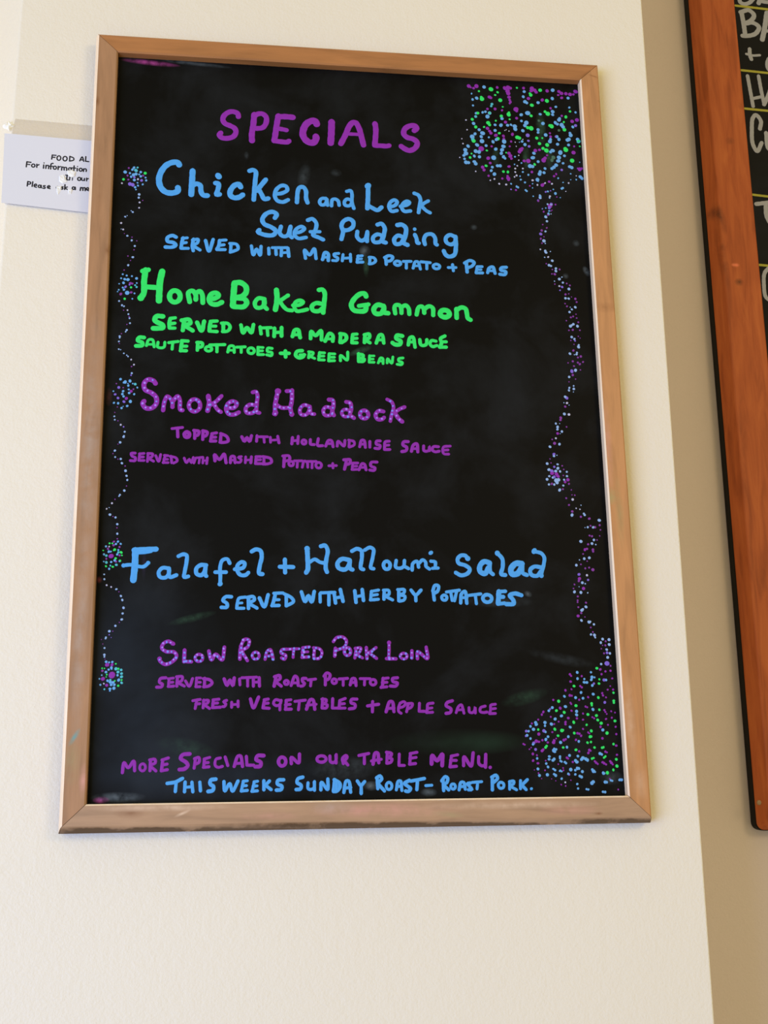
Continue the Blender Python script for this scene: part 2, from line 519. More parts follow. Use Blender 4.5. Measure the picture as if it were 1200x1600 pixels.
LINES = [
    ('purple painted heading reading SPECIALS', 'p', 0, '32.14,-1364,3555,-1370,3592,-1410,3615,-1466,3612,-1526,3564,-1544,3506,-1519,3456,-1458,3429,-1407,3400,-1390,3351,-1417,3292,-1483,3263,-1549,3266,-1583,3301,-1567,3327 35.83,-1180,3592,-1190,3457,-1206,3330,-1203,3248 32.23,-1180,3566,-1147,3600,-1085,3610,-1040,3568,-1045,3479,-1084,3426,-1151,3412 35.96,-899,3590,-916,3474,-932,3346,-943,3264 37.15,-899,3583,-804,3589,-730,3585 28.65,-893,3425,-826,3416,-803,3411 32.06,-943,3261,-870,3255,-792,3254,-775,3267 42.12,-447,3513,-459,3547,-498,3553,-561,3515,-600,3442,-610,3366,-584,3304,-528,3263,-477,3272,-454,3324,-456,3343 41.05,-270,3549,-274,3411,-283,3273 34.81,-162,3271,-110,3383,-57,3514,-16,3561,18,3557,57,3482,84,3369,105,3268 22.91,-70,3404,50,3405 34.04,247,3558,255,3494,250,3378,239,3273 31.37,239,3269,311,3270,380,3269,408,3277 34.2,718,3496,748,3530,731,3559,662,3555,603,3509,590,3444,629,3401,704,3380,749,3337,724,3266,654,3226,597,3246,557,3275'),
    ('blue painted line reading Chicken and Leek', 'b', 0, '35.53,-2033,2887,-2048,2915,-2106,2915,-2177,2875,-2233,2790,-2256,2691,-2235,2594,-2176,2533,-2096,2525,-2039,2556,-2040,2592 35.54,-1878,2815,-1882,2662,-1887,2518 30.74,-1882,2629,-1824,2657,-1787,2634,-1776,2553,-1749,2514,-1705,2512 35.64,-1586,2773,-1578,2760 29.35,-1614,2676,-1580,2670,-1590,2579,-1601,2530,-1568,2535 32.54,-1328,2642,-1350,2677,-1401,2655,-1444,2587,-1444,2530,-1399,2500,-1341,2511,-1305,2540 28.09,-1227,2854,-1191,2867,-1157,2849,-1160,2750,-1169,2618,-1176,2487 29.63,-1042,2748,-1108,2654,-1144,2603 27.95,-1122,2629,-1085,2557,-1055,2501,-1011,2511 24.87,-931,2573,-857,2585,-791,2630,-806,2678,-857,2684,-916,2631,-935,2556,-908,2492,-842,2474,-783,2504 26.45,-680,2479,-668,2628,-650,2670,-605,2677,-576,2633,-573,2534,-557,2481 21.92,-346,2546,-395,2540,-417,2496,-398,2461,-354,2471,-331,2530 21.92,-335,2533,-324,2460 21.89,-279,2454,-268,2533,-234,2543,-201,2520,-190,2466 22.05,-99,2649,-53,2660,-39,2619,-40,2512,-19,2434 22,-43,2536,-97,2550,-130,2507,-115,2467,-63,2469,-40,2512 39.6,150,2734,150,2724 28.5,152,2721,148,2571,139,2442 26.75,147,2480,199,2450,258,2425,304,2463 23.68,402,2476,463,2496,491,2542,464,2567,411,2535,394,2468,424,2420,484,2431 23.73,530,2488,607,2512,638,2543,608,2558,562,2526,545,2467,574,2427,643,2434 23.89,697,2666,746,2643,768,2586,755,2502,741,2419 22.29,859,2574,804,2538,765,2495 22.23,776,2507,832,2448,877,2422'),
    ('blue painted line reading Suet Pudding', 'b', 0, '27.75,-932,2268,-912,2313,-959,2343,-1032,2315,-1076,2240,-1053,2184,-973,2148,-921,2102,-950,2052,-1045,2048,-1125,2084,-1111,2104 24.62,-863,2161,-877,2080,-841,2041,-790,2051,-753,2166 24.66,-753,2163,-760,2053,-738,2030 23.09,-702,2088,-636,2107,-592,2150,-628,2172,-687,2137,-709,2071,-665,2022,-577,2037 24.79,-554,2257,-503,2276,-456,2221,-474,2115,-496,2073,-430,2044,-379,2019 21.61,-525,2112,-419,2117 26.32,-167,2035,-148,2138,-166,2202,-140,2264,-80,2296,-31,2266,-32,2201,-82,2158,-134,2147 24.9,18,2138,14,2073,58,2026,110,2053,134,2140 24.94,134,2140,129,2021 26.61,255,2239,300,2253,337,2202,324,2103,308,2029,345,2015 24.97,312,2100,253,2116,200,2073,210,2017,281,2023,312,2078 28.27,488,2245,540,2253,585,2214,579,2115,553,2024,599,1997 26.61,552,2094,492,2111,446,2060,460,2004,520,2012,551,2057 26.74,690,2202,691,2201 25.12,691,2129,709,2081,718,2027,733,2025 25.08,805,2015,796,2076,824,2135,892,2146,928,2099,931,2025,945,2015 25.28,1167,2126,1104,2148,1054,2105,1063,2048,1115,2026,1162,2061,1171,2127 26.85,1171,2113,1170,1995,1149,1897,1087,1870,1046,1892,1026,1937'),
    ('small blue painted line reading SERVED WITH MASHED POTATO + PEAS', 'b', 0, '22.6,-2046,1974,-2083,1991,-2139,1965,-2138,1917,-2073,1904,-2044,1874,-2086,1848,-2160,1845 21.11,-1968,1965,-1980,1900,-1986,1840 18.09,-1975,1961,-1922,1970 18.06,-1980,1900,-1931,1911 19.53,-1986,1837,-1908,1840 21.14,-1850,1954,-1861,1874,-1850,1814 19.62,-1860,1946,-1798,1956,-1806,1912,-1849,1883,-1776,1826 21.17,-1714,1944,-1674,1816,-1630,1961 21.22,-1558,1952,-1565,1888,-1585,1847 18.19,-1558,1955,-1486,1963 18.16,-1565,1891,-1507,1903 19.63,-1585,1839,-1495,1843 19.72,-1428,1918,-1431,1822 19.72,-1440,1922,-1363,1913,-1348,1858,-1391,1832,-1434,1814 19.77,-1197,1901,-1174,1790,-1138,1867,-1099,1789,-1088,1901 19.81,-1001,1881,-997,1809 18.31,-960,1891,-789,1899 19.84,-921,1885,-916,1808 19.86,-855,1888,-859,1795 21.41,-782,1891,-772,1792 16.78,-855,1832,-782,1840 19.87,-582,1775,-592,1880,-534,1819,-482,1901,-461,1777 21.45,-387,1768,-357,1859,-325,1847,-321,1759 16.87,-372,1797,-336,1799 18.48,-203,1853,-255,1842,-247,1815,-211,1796,-223,1764,-270,1762 18.48,-151,1839,-160,1762 18.51,-66,1846,-64,1759 16.92,-152,1794,-63,1804 18.52,23,1831,10,1750 16.98,18,1830,70,1836 15.41,10,1791,62,1797 18.48,10,1750,76,1757 18.55,159,1817,155,1737 18.55,151,1820,206,1815,225,1778,190,1745,150,1737 20.15,342,1829,347,1740 20.14,330,1825,382,1851,424,1837,403,1791,354,1778 o,19,479,1760,36,27 18.63,548,1786,635,1790 18.64,582,1783,580,1702 18.62,659,1705,687,1787,717,1788,744,1698 15.53,678,1735,730,1737 18.68,754,1790,859,1783 18.7,821,1785,819,1704 o,19,933,1738,38,29 17.17,1071,1731,1161,1735 18.77,1123,1769,1130,1693 21.96,1286,1805,1292,1684 20.38,1266,1796,1328,1831,1380,1809,1352,1762,1297,1737 18.83,1413,1754,1398,1680 18.83,1416,1757,1469,1759 15.68,1407,1718,1457,1720 18.79,1398,1677,1473,1680 20.4,1534,1686,1555,1744,1598,1762,1622,1681 15.7,1550,1709,1614,1712 20.5,1758,1764,1701,1755,1691,1725,1751,1708,1738,1670,1678,1672'),
    ('green painted words reading HomeBaked', 'g', 0, '29.62,-2403,1539,-2343,1557 34.09,-2372,1552,-2384,1412,-2383,1272,-2407,1225 41.09,-2414,1213,-2410,1216 30.95,-2376,1350,-2235,1345 37.14,-2189,1541,-2209,1419,-2213,1295,-2214,1189 o,30,-2041,1247,59,70 28.07,-1876,1187,-1891,1300,-1847,1322,-1813,1279,-1809,1218 28.18,-1811,1295,-1766,1320,-1740,1282,-1731,1182 29.67,-1661,1231,-1597,1241,-1558,1274,-1584,1307,-1633,1294,-1663,1231,-1636,1175,-1574,1168,-1522,1195 35.94,-1383,1429,-1391,1296,-1397,1159 32.95,-1383,1437,-1314,1443,-1254,1395,-1253,1325,-1298,1276,-1355,1259 31.31,-1355,1255,-1269,1246,-1243,1201,-1275,1153,-1339,1146,-1396,1151 25.45,-1047,1255,-1112,1260,-1152,1204,-1137,1150,-1082,1148,-1043,1201,-1047,1250,-1047,1169,-1018,1134 31.6,-911,1367,-904,1253,-922,1130 24.08,-781,1308,-853,1252,-885,1225 24,-875,1238,-831,1170,-788,1132,-735,1126 24.02,-723,1189,-651,1197,-608,1233,-644,1252,-694,1230,-709,1166,-680,1121,-622,1128,-565,1145 27.28,-430,1389,-389,1396,-365,1352,-371,1242,-384,1112 27.17,-390,1218,-463,1226,-511,1186,-497,1135,-434,1130,-394,1163'),
    ('green painted word reading Gammon', 'g', 0, '30.48,107,1332,93,1363,46,1361,-22,1303,-63,1222,-39,1160,31,1144,97,1158,105,1213 25.8,25,1210,132,1233 30.47,304,1221,238,1231,193,1177,210,1126,277,1128,310,1181 28.94,311,1210,310,1142,356,1133 25.89,439,1134,432,1210,444,1234,488,1236,509,1197,511,1142 25.97,510,1213,562,1238,595,1200,601,1132 25.97,685,1128,712,1220,751,1230,771,1191,774,1152 26.05,771,1191,829,1237,873,1219,877,1128 o,31,1012,1152,54,44 27.66,1149,1105,1149,1213 27.73,1152,1202,1209,1236,1257,1222,1270,1162,1279,1107,1308,1087'),
    ('green painted line reading SERVED WITH A MADERA SAUCE', 'g', 0, '29.27,-2167,1001,-2233,1001,-2255,954,-2224,928,-2167,900,-2163,866,-2208,857,-2266,855 21.96,-2085,976,-2095,914,-2089,866 20.5,-2085,979,-2032,989 20.46,-2090,915,-2035,924 20.43,-2089,864,-2033,866 24.94,-1930,966,-1944,843 24.93,-1958,962,-1877,973,-1862,930,-1918,905,-1836,843 24.97,-1789,941,-1738,843,-1712,956 23.56,-1639,954,-1650,900,-1651,846 20.62,-1642,961,-1571,967 19.11,-1648,903,-1584,905 20.55,-1651,843,-1569,841 22.12,-1500,943,-1499,847 20.64,-1518,943,-1450,941,-1424,900,-1449,853,-1506,843 22.17,-1304,927,-1279,833,-1237,902,-1190,839,-1166,937 20.75,-1091,912,-1080,831 19.26,-1091,901,-969,909 19.28,-1012,899,-1005,815 22.27,-931,902,-935,805 22.3,-852,913,-852,812 20.76,-931,851,-852,859 23.77,-730,812,-702,890,-669,896,-644,801 19.33,-709,833,-659,835 22.33,-527,793,-519,881,-472,830,-410,894,-404,782 22.37,-364,767,-313,862,-277,840,-278,770 17.91,-332,795,-280,797 22.48,-187,859,-194,758 22.48,-194,863,-132,850,-126,799,-177,758 21.02,-52,856,-61,762 19.52,-50,860,-4,865 19.49,-60,809,-5,814 20.96,-61,758,-6,760 22.56,89,860,81,767 21.06,81,860,137,870,136,823,88,806,142,765 21.04,215,764,253,861,283,867,300,767 18.06,238,803,293,805 25.72,512,860,454,865,445,826,493,797,485,757,426,755,401,773 21.14,580,753,600,839,634,853,657,729 18.14,593,789,647,791 21.22,714,820,723,762,749,751,786,767,795,822 19.75,898,810,849,816,830,772,859,742,906,756 21.33,1003,876,953,843,963,789,940,741 19.76,964,805,1016,806 21.23,940,738,1014,741'),
    ('green painted line reading SAUTE POTATOES + GREEN BEANS', 'g', 0, '23.18,-2364,742,-2413,743,-2432,705,-2383,684,-2379,649,-2447,641 17.35,-2334,648,-2312,717,-2270,718,-2250,636 14.47,-2320,663,-2258,665 17.4,-2210,690,-2213,637,-2173,626,-2142,639,-2136,692 18.88,-2092,691,-1994,708 17.44,-2050,691,-2055,615 21.84,-1950,714,-1961,600 20.39,-1953,718,-1886,716 18.9,-1958,653,-1898,655 20.32,-1964,600,-1901,602 20.43,-1775,704,-1780,613 20.43,-1785,704,-1728,698,-1728,660,-1772,644 o,18,-1657,632,35,27 18.99,-1644,678,-1482,688 19.01,-1566,673,-1565,601 17.54,-1446,601,-1426,671,-1383,672,-1375,599 14.63,-1432,623,-1376,625 17.6,-1348,662,-1256,669 17.61,-1298,660,-1298,602 o,18,-1189,625,35,34 17.66,-1112,666,-1114,585 16.19,-1114,670,-1058,667 16.17,-1114,626,-1064,628 17.62,-1114,582,-1053,584 17.69,-958,660,-1004,662,-1008,623,-958,610,-965,574,-1015,582 22.11,-861,605,-770,608 22.14,-809,633,-806,564 22.21,-623,644,-677,634,-694,588,-659,558,-609,575,-602,595 17.74,-644,594,-594,597 17.78,-541,631,-549,562 16.3,-549,634,-497,625,-511,594,-537,585,-483,556 17.81,-427,627,-437,542 16.32,-427,627,-372,626 16.3,-437,585,-380,587 17.76,-437,541,-377,541 17.83,-319,615,-325,534 16.34,-319,618,-257,617 16.32,-322,575,-262,577 17.78,-325,532,-262,536 17.82,-193,538,-190,601,-118,548,-110,642 20.9,13,626,12,541 19.41,10,626,65,612,57,584,16,578,78,566,67,540,12,534 16.44,136,607,131,530 14.95,136,607,186,608 14.93,132,568,176,569 16.41,131,530,185,531 16.43,233,525,263,588,285,581,288,519 13.45,248,546,284,547 16.45,334,528,340,579,385,525,401,600 16.52,515,593,467,583,466,556,509,538,499,513,448,515'),
    ('purple painted line with lilac dots reading Smoked Haddock', 'p', 0.0052, '27.17,-2224,209,-2245,238,-2308,251,-2347,198,-2331,132,-2262,97,-2212,47,-2210,-27,-2263,-80,-2325,-74,-2354,-24,-2341,-1 24.13,-2133,-99,-2122,-3,-2092,62,-2039,7,-2034,-59 24.24,-2033,7,-1982,68,-1957,24,-1950,-87,-1927,-93 o,24,-1797,-34,61,71 27.29,-1650,77,-1639,-5,-1655,-91 23.03,-1508,81,-1563,20,-1624,-26 22.95,-1593,-3,-1547,-76,-1512,-102 24.4,-1450,-51,-1367,-49,-1340,3,-1382,25,-1437,-7,-1453,-74,-1422,-125,-1366,-128,-1318,-103 23.18,-1166,135,-1131,143,-1114,99,-1123,-6,-1118,-95,-1094,-102 23.09,-1130,-16,-1200,-11,-1241,-53,-1227,-105,-1164,-103,-1130,-65 26.19,-889,158,-906,75,-920,-15,-919,-112 34.92,-889,156,-888,153 34.65,-919,-102,-919,-105 23.17,-906,-4,-849,-36,-765,-34 23.31,-793,160,-734,165 24.8,-734,169,-737,49,-751,-41,-737,-115 31.84,-737,-109,-735,-112 21.83,-539,-13,-603,1,-645,-45,-638,-105,-582,-111,-546,-65,-539,-13,-525,-95,-490,-101 24.87,-326,72,-283,66,-276,2,-291,-74,-273,-108 21.9,-291,-26,-362,-16,-390,-61,-370,-110,-313,-109,-284,-73 23.46,-133,51,-91,41,-77,-23,-92,-99,-50,-135 20.48,-92,-49,-156,-40,-185,-78,-157,-120,-107,-118 o,23,65,-92,47,48 23.53,280,-51,230,-45,193,-91,214,-143,264,-142,286,-123 20.68,326,93,376,64,396,4,373,-87,357,-162 22.17,519,7,461,-20,402,-63 25.03,409,-63,451,-130,489,-164'),
    ('small purple painted line reading TOPPED WITH HOLLANDAISE SAUCE', 'p', 0, '16.95,-2031,-306,-1922,-291 18.38,-1974,-303,-1968,-398 o,23,-1871,-371,26,29 18.42,-1788,-325,-1787,-412 18.42,-1798,-321,-1743,-331,-1756,-375,-1787,-383 18.44,-1699,-337,-1701,-422 18.45,-1702,-323,-1653,-339,-1666,-378,-1698,-389 18.45,-1602,-357,-1615,-430 17.04,-1605,-353,-1554,-344 17.01,-1611,-395,-1563,-393 18.41,-1617,-439,-1562,-437 18.48,-1505,-355,-1511,-443 18.48,-1508,-351,-1443,-383,-1427,-434,-1472,-451,-1514,-450 18.52,-1280,-383,-1251,-434,-1224,-388,-1196,-433,-1176,-369 17.15,-1116,-368,-1120,-430 15.72,-1099,-378,-1002,-376 15.73,-1041,-381,-1036,-439 15.74,-971,-382,-968,-438 17.2,-890,-370,-876,-443 14.3,-971,-416,-890,-408 18.67,-729,-381,-736,-450 17.26,-666,-365,-671,-446 15.78,-729,-418,-671,-409 o,17,-603,-427,22,24 17.27,-533,-399,-530,-450,-491,-454 17.3,-446,-387,-453,-463,-400,-465 17.28,-365,-469,-336,-405,-301,-404,-284,-474 15.86,-350,-440,-294,-439 17.31,-238,-466,-227,-410,-163,-464,-152,-401 15.93,-103,-397,-108,-471 15.93,-110,-394,-53,-410,-50,-447,-104,-475 17.37,10,-468,32,-394,60,-393,73,-474 15.94,17,-438,67,-437 17.43,124,-406,123,-470 17.46,238,-396,198,-400,195,-434,237,-448,227,-483,180,-482 17.49,338,-397,295,-406,287,-455,286,-492 16,287,-447,334,-442 17.43,286,-495,343,-493 19,550,-397,503,-401,490,-435,534,-464,526,-501,479,-514 18.95,586,-508,609,-436,648,-420,657,-513 16.05,601,-478,658,-476 17.56,724,-445,725,-497,758,-504,784,-489,789,-447,789,-496 17.6,889,-449,834,-450,820,-488,851,-509,895,-501 16.17,1022,-439,947,-452,938,-508,952,-530,1002,-533 16.12,939,-488,996,-484'),
    ('small purple painted line reading SERVED WITH MASHED POTATO + PEAS', 'p', 0, '16.72,-2417,-593,-2458,-596,-2443,-629,-2412,-643,-2415,-676,-2462,-677 15.34,-2367,-599,-2372,-671 15.34,-2370,-599,-2323,-594 15.32,-2371,-635,-2328,-634 15.3,-2374,-674,-2320,-673 15.36,-2279,-597,-2283,-683 15.36,-2282,-593,-2228,-599,-2240,-632,-2274,-643,-2219,-679 15.37,-2197,-617,-2164,-681,-2146,-604 15.39,-2098,-618,-2114,-694 15.39,-2105,-611,-2069,-614 13.97,-2111,-655,-2070,-655 15.35,-2117,-693,-2066,-692 15.4,-2034,-621,-2026,-693 15.4,-2044,-621,-1982,-637,-1968,-670,-2005,-696 15.42,-1894,-639,-1869,-689,-1839,-648,-1815,-688,-1798,-630 14.05,-1771,-637,-1790,-692 14.05,-1771,-633,-1696,-624 14.06,-1730,-632,-1736,-691 14.06,-1693,-635,-1695,-690 15.48,-1648,-630,-1654,-695 12.65,-1695,-664,-1647,-659 18.3,-1565,-662,-1571,-592,-1517,-646,-1470,-583,-1446,-681 16.92,-1400,-680,-1392,-610,-1360,-610,-1349,-679 14.12,-1391,-651,-1352,-650 15.57,-1284,-608,-1316,-616,-1284,-642,-1297,-674,-1325,-674 15.58,-1236,-612,-1239,-677 17.01,-1174,-610,-1180,-676 14.15,-1235,-648,-1177,-642 17.03,-1122,-609,-1129,-682 15.61,-1125,-605,-1070,-604 15.59,-1128,-644,-1076,-640 16.99,-1129,-685,-1062,-684 17.05,-1039,-610,-1039,-680 17.05,-1049,-603,-968,-624,-956,-664,-993,-684,-1048,-688 18.53,-817,-603,-824,-712 17.11,-834,-592,-767,-590,-760,-631,-817,-654 o,16,-743,-677,25,26 15.68,-708,-645,-625,-643 15.69,-674,-647,-678,-717 15.67,-622,-716,-601,-645,-569,-659,-562,-715 15.71,-569,-649,-471,-647 15.72,-513,-655,-516,-721 o,16,-443,-690,31,32 15.75,-331,-694,-250,-690 15.77,-289,-668,-286,-717 18.69,-138,-633,-160,-729 18.69,-166,-622,-98,-621,-102,-662,-145,-677 15.82,-68,-661,-76,-727 15.82,-70,-658,-14,-656 14.37,-75,-695,-24,-692 15.79,-78,-732,-19,-729 17.24,-1,-733,35,-662,61,-669,77,-732 14.38,16,-706,66,-705 17.33,198,-641,137,-645,130,-687,176,-708,166,-737,119,-734'),
    ('blue painted line reading Falafel + Halloumi Salad', 'b', 0, '35.13,-2379,-1663,-2378,-1815,-2389,-1979 29.72,-2389,-1660,-2257,-1652,-2166,-1647 22.95,-2388,-1688,-2256,-1676,-2216,-1666 20.13,-2495,-1826,-2423,-1818,-2291,-1837,-2239,-1797 26.84,-2495,-1826,-2493,-1828 24.27,-2242,-1795,-2237,-1790 21.61,-2025,-1853,-2092,-1849,-2130,-1895,-2113,-1947,-2052,-1949,-2022,-1894,-2025,-1855,-2014,-1946,-1947,-1925 21.72,-1929,-1721,-1883,-1700,-1845,-1710,-1844,-1782,-1859,-1879,-1864,-1945,-1824,-1938 23.11,-1640,-1815,-1693,-1814,-1739,-1850,-1735,-1910,-1685,-1923,-1652,-1877,-1644,-1825 21.74,-1645,-1836,-1643,-1925,-1635,-1932 20.48,-1392,-1792,-1419,-1747,-1469,-1761,-1492,-1835,-1488,-1931,-1489,-2007 29.8,-1489,-2016,-1488,-2020 21.74,-1541,-1890,-1431,-1889 21.82,-1337,-1857,-1250,-1839,-1233,-1793,-1264,-1777,-1308,-1812,-1310,-1875,-1276,-1918,-1222,-1918,-1196,-1894 23.38,-1161,-1662,-1117,-1639,-1069,-1653,-1055,-1720,-1075,-1817,-1081,-1900,-1047,-1907 23.37,-862,-1826,-722,-1828 23.44,-809,-1748,-806,-1887 26.38,-571,-1631,-565,-1757,-565,-1855,-579,-1880 36.11,-571,-1626,-570,-1629 27.56,-581,-1883,-579,-1880 20.75,-544,-1771,-489,-1742,-435,-1772,-377,-1783 23.68,-423,-1597,-379,-1589,-351,-1643,-366,-1741,-373,-1839,-360,-1878 25.07,-118,-1746,-198,-1735,-246,-1782,-233,-1835,-163,-1849,-121,-1795,-114,-1750 23.68,-114,-1753,-112,-1837,-87,-1851 22.36,-89,-1647,-33,-1621,12,-1642,18,-1709,5,-1836,30,-1847 21.01,50,-1634,106,-1605,144,-1626,136,-1708,113,-1832,141,-1839 o,21,286,-1800,36,44 19.64,389,-1748,383,-1819,428,-1832,469,-1810,479,-1747 19.63,477,-1810,521,-1834 19.63,561,-1850,571,-1776,617,-1754,632,-1817 19.7,638,-1775,680,-1737,710,-1762,714,-1808,749,-1837 26.4,770,-1658,772,-1660 19.75,769,-1751,815,-1759,817,-1790,813,-1820 18.07,784,-1829,844,-1826 23.2,1174,-1716,1153,-1688,1104,-1683,1064,-1722,1071,-1768,1149,-1796,1194,-1837,1167,-1883,1096,-1904,1039,-1876 28.17,1174,-1716,1175,-1719 29.89,1413,-1764,1358,-1749,1309,-1794,1307,-1861,1360,-1882,1401,-1819 23.24,1418,-1769,1419,-1863,1446,-1889 23.35,1511,-1659,1558,-1717,1559,-1809,1539,-1889,1583,-1897 33.35,1507,-1656,1511,-1659 33.37,1772,-1769,1706,-1769,1649,-1833,1662,-1886,1722,-1879,1767,-1816 23.36,1781,-1769,1781,-1874,1824,-1895 21.82,1930,-1633,1996,-1650,2029,-1696,2020,-1772,1989,-1872 33.58,1920,-1627,1923,-1630 23.41,1988,-1809,1913,-1801,1864,-1840,1878,-1894,1941,-1902,1980,-1855 28.35,1988,-1902,1991,-1905'),
    ('blue painted line reading SERVED WITH HERBY POTATOES', 'b', 0, '20.27,-1371,-2153,-1427,-2153,-1457,-2191,-1415,-2225,-1415,-2263,-1472,-2266 17.6,-1226,-2156,-1291,-2170,-1306,-2218,-1312,-2270 14.85,-1306,-2221,-1259,-2218 17.52,-1312,-2275,-1239,-2275 20.32,-1190,-2160,-1189,-2275 18.96,-1206,-2159,-1139,-2151,-1128,-2183,-1176,-2220,-1102,-2272 20.35,-1076,-2165,-1024,-2258,-985,-2131 20.43,-908,-2120,-924,-2189,-940,-2244 17.71,-924,-2113,-830,-2109 16.31,-924,-2182,-870,-2182 18.99,-944,-2246,-870,-2243 19.09,-793,-2133,-793,-2240 19.09,-814,-2119,-735,-2163,-717,-2201,-793,-2247 20.53,-633,-2098,-593,-2201,-559,-2135,-525,-2205,-497,-2093 17.83,-436,-2117,-434,-2204 17.84,-429,-2106,-279,-2099 19.24,-341,-2106,-342,-2234 20.62,-284,-2117,-271,-2213 20.67,-218,-2070,-191,-2195 17.85,-280,-2161,-198,-2147 20.71,-64,-2083,-52,-2205 20.74,16,-2069,28,-2184 17.91,-61,-2146,22,-2132 17.99,115,-2087,106,-2170 16.61,112,-2087,191,-2072 16.58,108,-2131,177,-2121 17.94,103,-2180,186,-2172 19.42,253,-2081,248,-2170 17.8,245,-2073,302,-2076,301,-2121,264,-2133,340,-2178 19.47,410,-2072,408,-2186 17.84,399,-2066,472,-2067,463,-2104,417,-2124,475,-2137,466,-2177,415,-2191 19.5,544,-2071,592,-2123,650,-2071 19.49,592,-2123,593,-2185 19.57,783,-2078,793,-2176 19.57,780,-2078,806,-2016,843,-2024,833,-2078,790,-2106 o,18,903,-2151,28,28 17.97,929,-2089,1069,-2068 17.98,975,-2088,988,-2180 18,1041,-2077,1013,-2183 19.58,1080,-2207,1092,-2109,1131,-2079,1147,-2210 16.34,1091,-2150,1150,-2150 18.01,1170,-2125,1302,-2108 18.03,1244,-2125,1252,-2214 o,21,1374,-2157,49,41 28.01,1504,-2082,1492,-2210 21.41,1501,-2082,1575,-2077 24.67,1498,-2140,1548,-2139 21.33,1487,-2217,1561,-2208 24.77,1750,-2119,1682,-2101,1623,-2123,1659,-2172,1663,-2213,1581,-2218'),
    ('purple painted line with lilac dots reading SLOW ROASTED PORK LOIN', 'p', 0.0038, '19.8,-1959,-2651,-2012,-2624,-2063,-2651,-2075,-2697,-2029,-2731,-1950,-2737,-1923,-2777,-1967,-2837,-2038,-2863,-2091,-2826,-2096,-2806 25.08,-1965,-2648,-1959,-2652 26.22,-2096,-2806,-2092,-2810 21.11,-1843,-2718,-1846,-2834 18.41,-1846,-2834,-1771,-2837 o,17,-1694,-2797,39,37 19.86,-1594,-2727,-1566,-2817,-1524,-2760,-1457,-2818,-1435,-2687 19.99,-1261,-2671,-1270,-2718,-1273,-2809 18.65,-1267,-2678,-1228,-2606,-1182,-2610,-1190,-2678,-1247,-2724,-1196,-2825 o,16,-1110,-2774,36,37 17.32,-1012,-2812,-992,-2731,-958,-2711,-928,-2808 14.67,-998,-2778,-935,-2774 17.43,-788,-2707,-839,-2714,-848,-2745,-797,-2772,-811,-2812,-841,-2798 16.09,-775,-2707,-661,-2702 16.11,-715,-2707,-721,-2792 17.48,-618,-2698,-625,-2792 16.14,-621,-2691,-551,-2682 14.77,-627,-2738,-567,-2734 17.43,-628,-2793,-561,-2788 17.51,-497,-2698,-504,-2792 16.16,-507,-2691,-439,-2705,-418,-2752,-453,-2806,-504,-2801 18.92,-277,-2698,-285,-2779 17.6,-297,-2626,-263,-2585,-195,-2579,-158,-2623,-183,-2684,-271,-2718 o,18,-149,-2732,34,41 17.62,-58,-2705,-72,-2799 16.27,-68,-2698,-7,-2694,-23,-2739,-55,-2755,8,-2799 19.01,51,-2691,56,-2806 17.68,153,-2691,88,-2739,60,-2752 17.63,84,-2749,157,-2804 17.74,294,-2644,292,-2732,287,-2800 23.21,294,-2637,295,-2641 19.01,264,-2807,363,-2809 o,16,448,-2780,37,30 19.13,536,-2725,534,-2800 19.1,594,-2807,599,-2735,701,-2807,691,-2687'),
    ('small purple painted line reading SERVED WITH ROAST POTATOES', 'p', 0, '16.96,-2028,-3001,-2080,-3010,-2091,-3047,-2059,-3067,-2067,-3093,-2116,-3097 15.66,-1993,-3015,-1997,-3083 14.35,-2002,-3011,-1950,-3005 14.34,-1997,-3050,-1955,-3047 15.62,-2000,-3091,-1945,-3087 16.99,-1909,-2998,-1913,-3087 15.69,-1918,-2991,-1859,-2991,-1867,-3035,-1901,-3048,-1838,-3087 15.69,-1826,-3035,-1786,-3090,-1755,-3011 15.73,-1713,-3009,-1718,-3088 14.42,-1716,-3004,-1673,-3004 14.4,-1715,-3048,-1676,-3049 15.68,-1720,-3094,-1679,-3094 17.06,-1631,-3009,-1633,-3095 17.05,-1644,-3012,-1578,-3025,-1554,-3056,-1590,-3088,-1640,-3095 18.42,-1432,-3016,-1401,-3082,-1373,-3026,-1342,-3083,-1329,-3006 15.83,-1274,-3017,-1269,-3076 15.84,-1251,-3004,-1099,-2998 15.85,-1191,-3011,-1190,-3090 17.18,-1132,-3017,-1131,-3090 17.2,-1072,-3004,-1068,-3090 14.52,-1131,-3051,-1071,-3048 18.58,-898,-2994,-917,-3091 17.25,-914,-2994,-861,-2981,-857,-3018,-898,-3041,-844,-3091 o,16,-790,-3054,21,21 17.25,-741,-3085,-701,-2988,-677,-3006,-668,-3085 14.61,-718,-3059,-674,-3059 17.32,-588,-3013,-625,-3015,-621,-3046,-601,-3066,-621,-3090,-641,-3092 15.99,-565,-3029,-488,-3020 16,-532,-3026,-539,-3090 17.39,-384,-2987,-385,-3080 17.38,-398,-2989,-367,-2956,-336,-2973,-347,-3017,-385,-3033 o,16,-291,-3043,24,24 16.07,-240,-3020,-152,-3014 16.08,-197,-3021,-198,-3085 17.41,-124,-3081,-103,-3017,-74,-3017,-63,-3088 16.08,-110,-3058,-65,-3054 16.12,-18,-3017,84,-3018 16.13,29,-3024,25,-3082 o,16,117,-3055,30,29 17.53,222,-3015,213,-3096,200,-3109 16.18,222,-3018,276,-3011 16.16,214,-3058,262,-3056 16.13,200,-3109,261,-3103 17.57,375,-3009,323,-3018,327,-3049,374,-3063,360,-3094,299,-3096'),
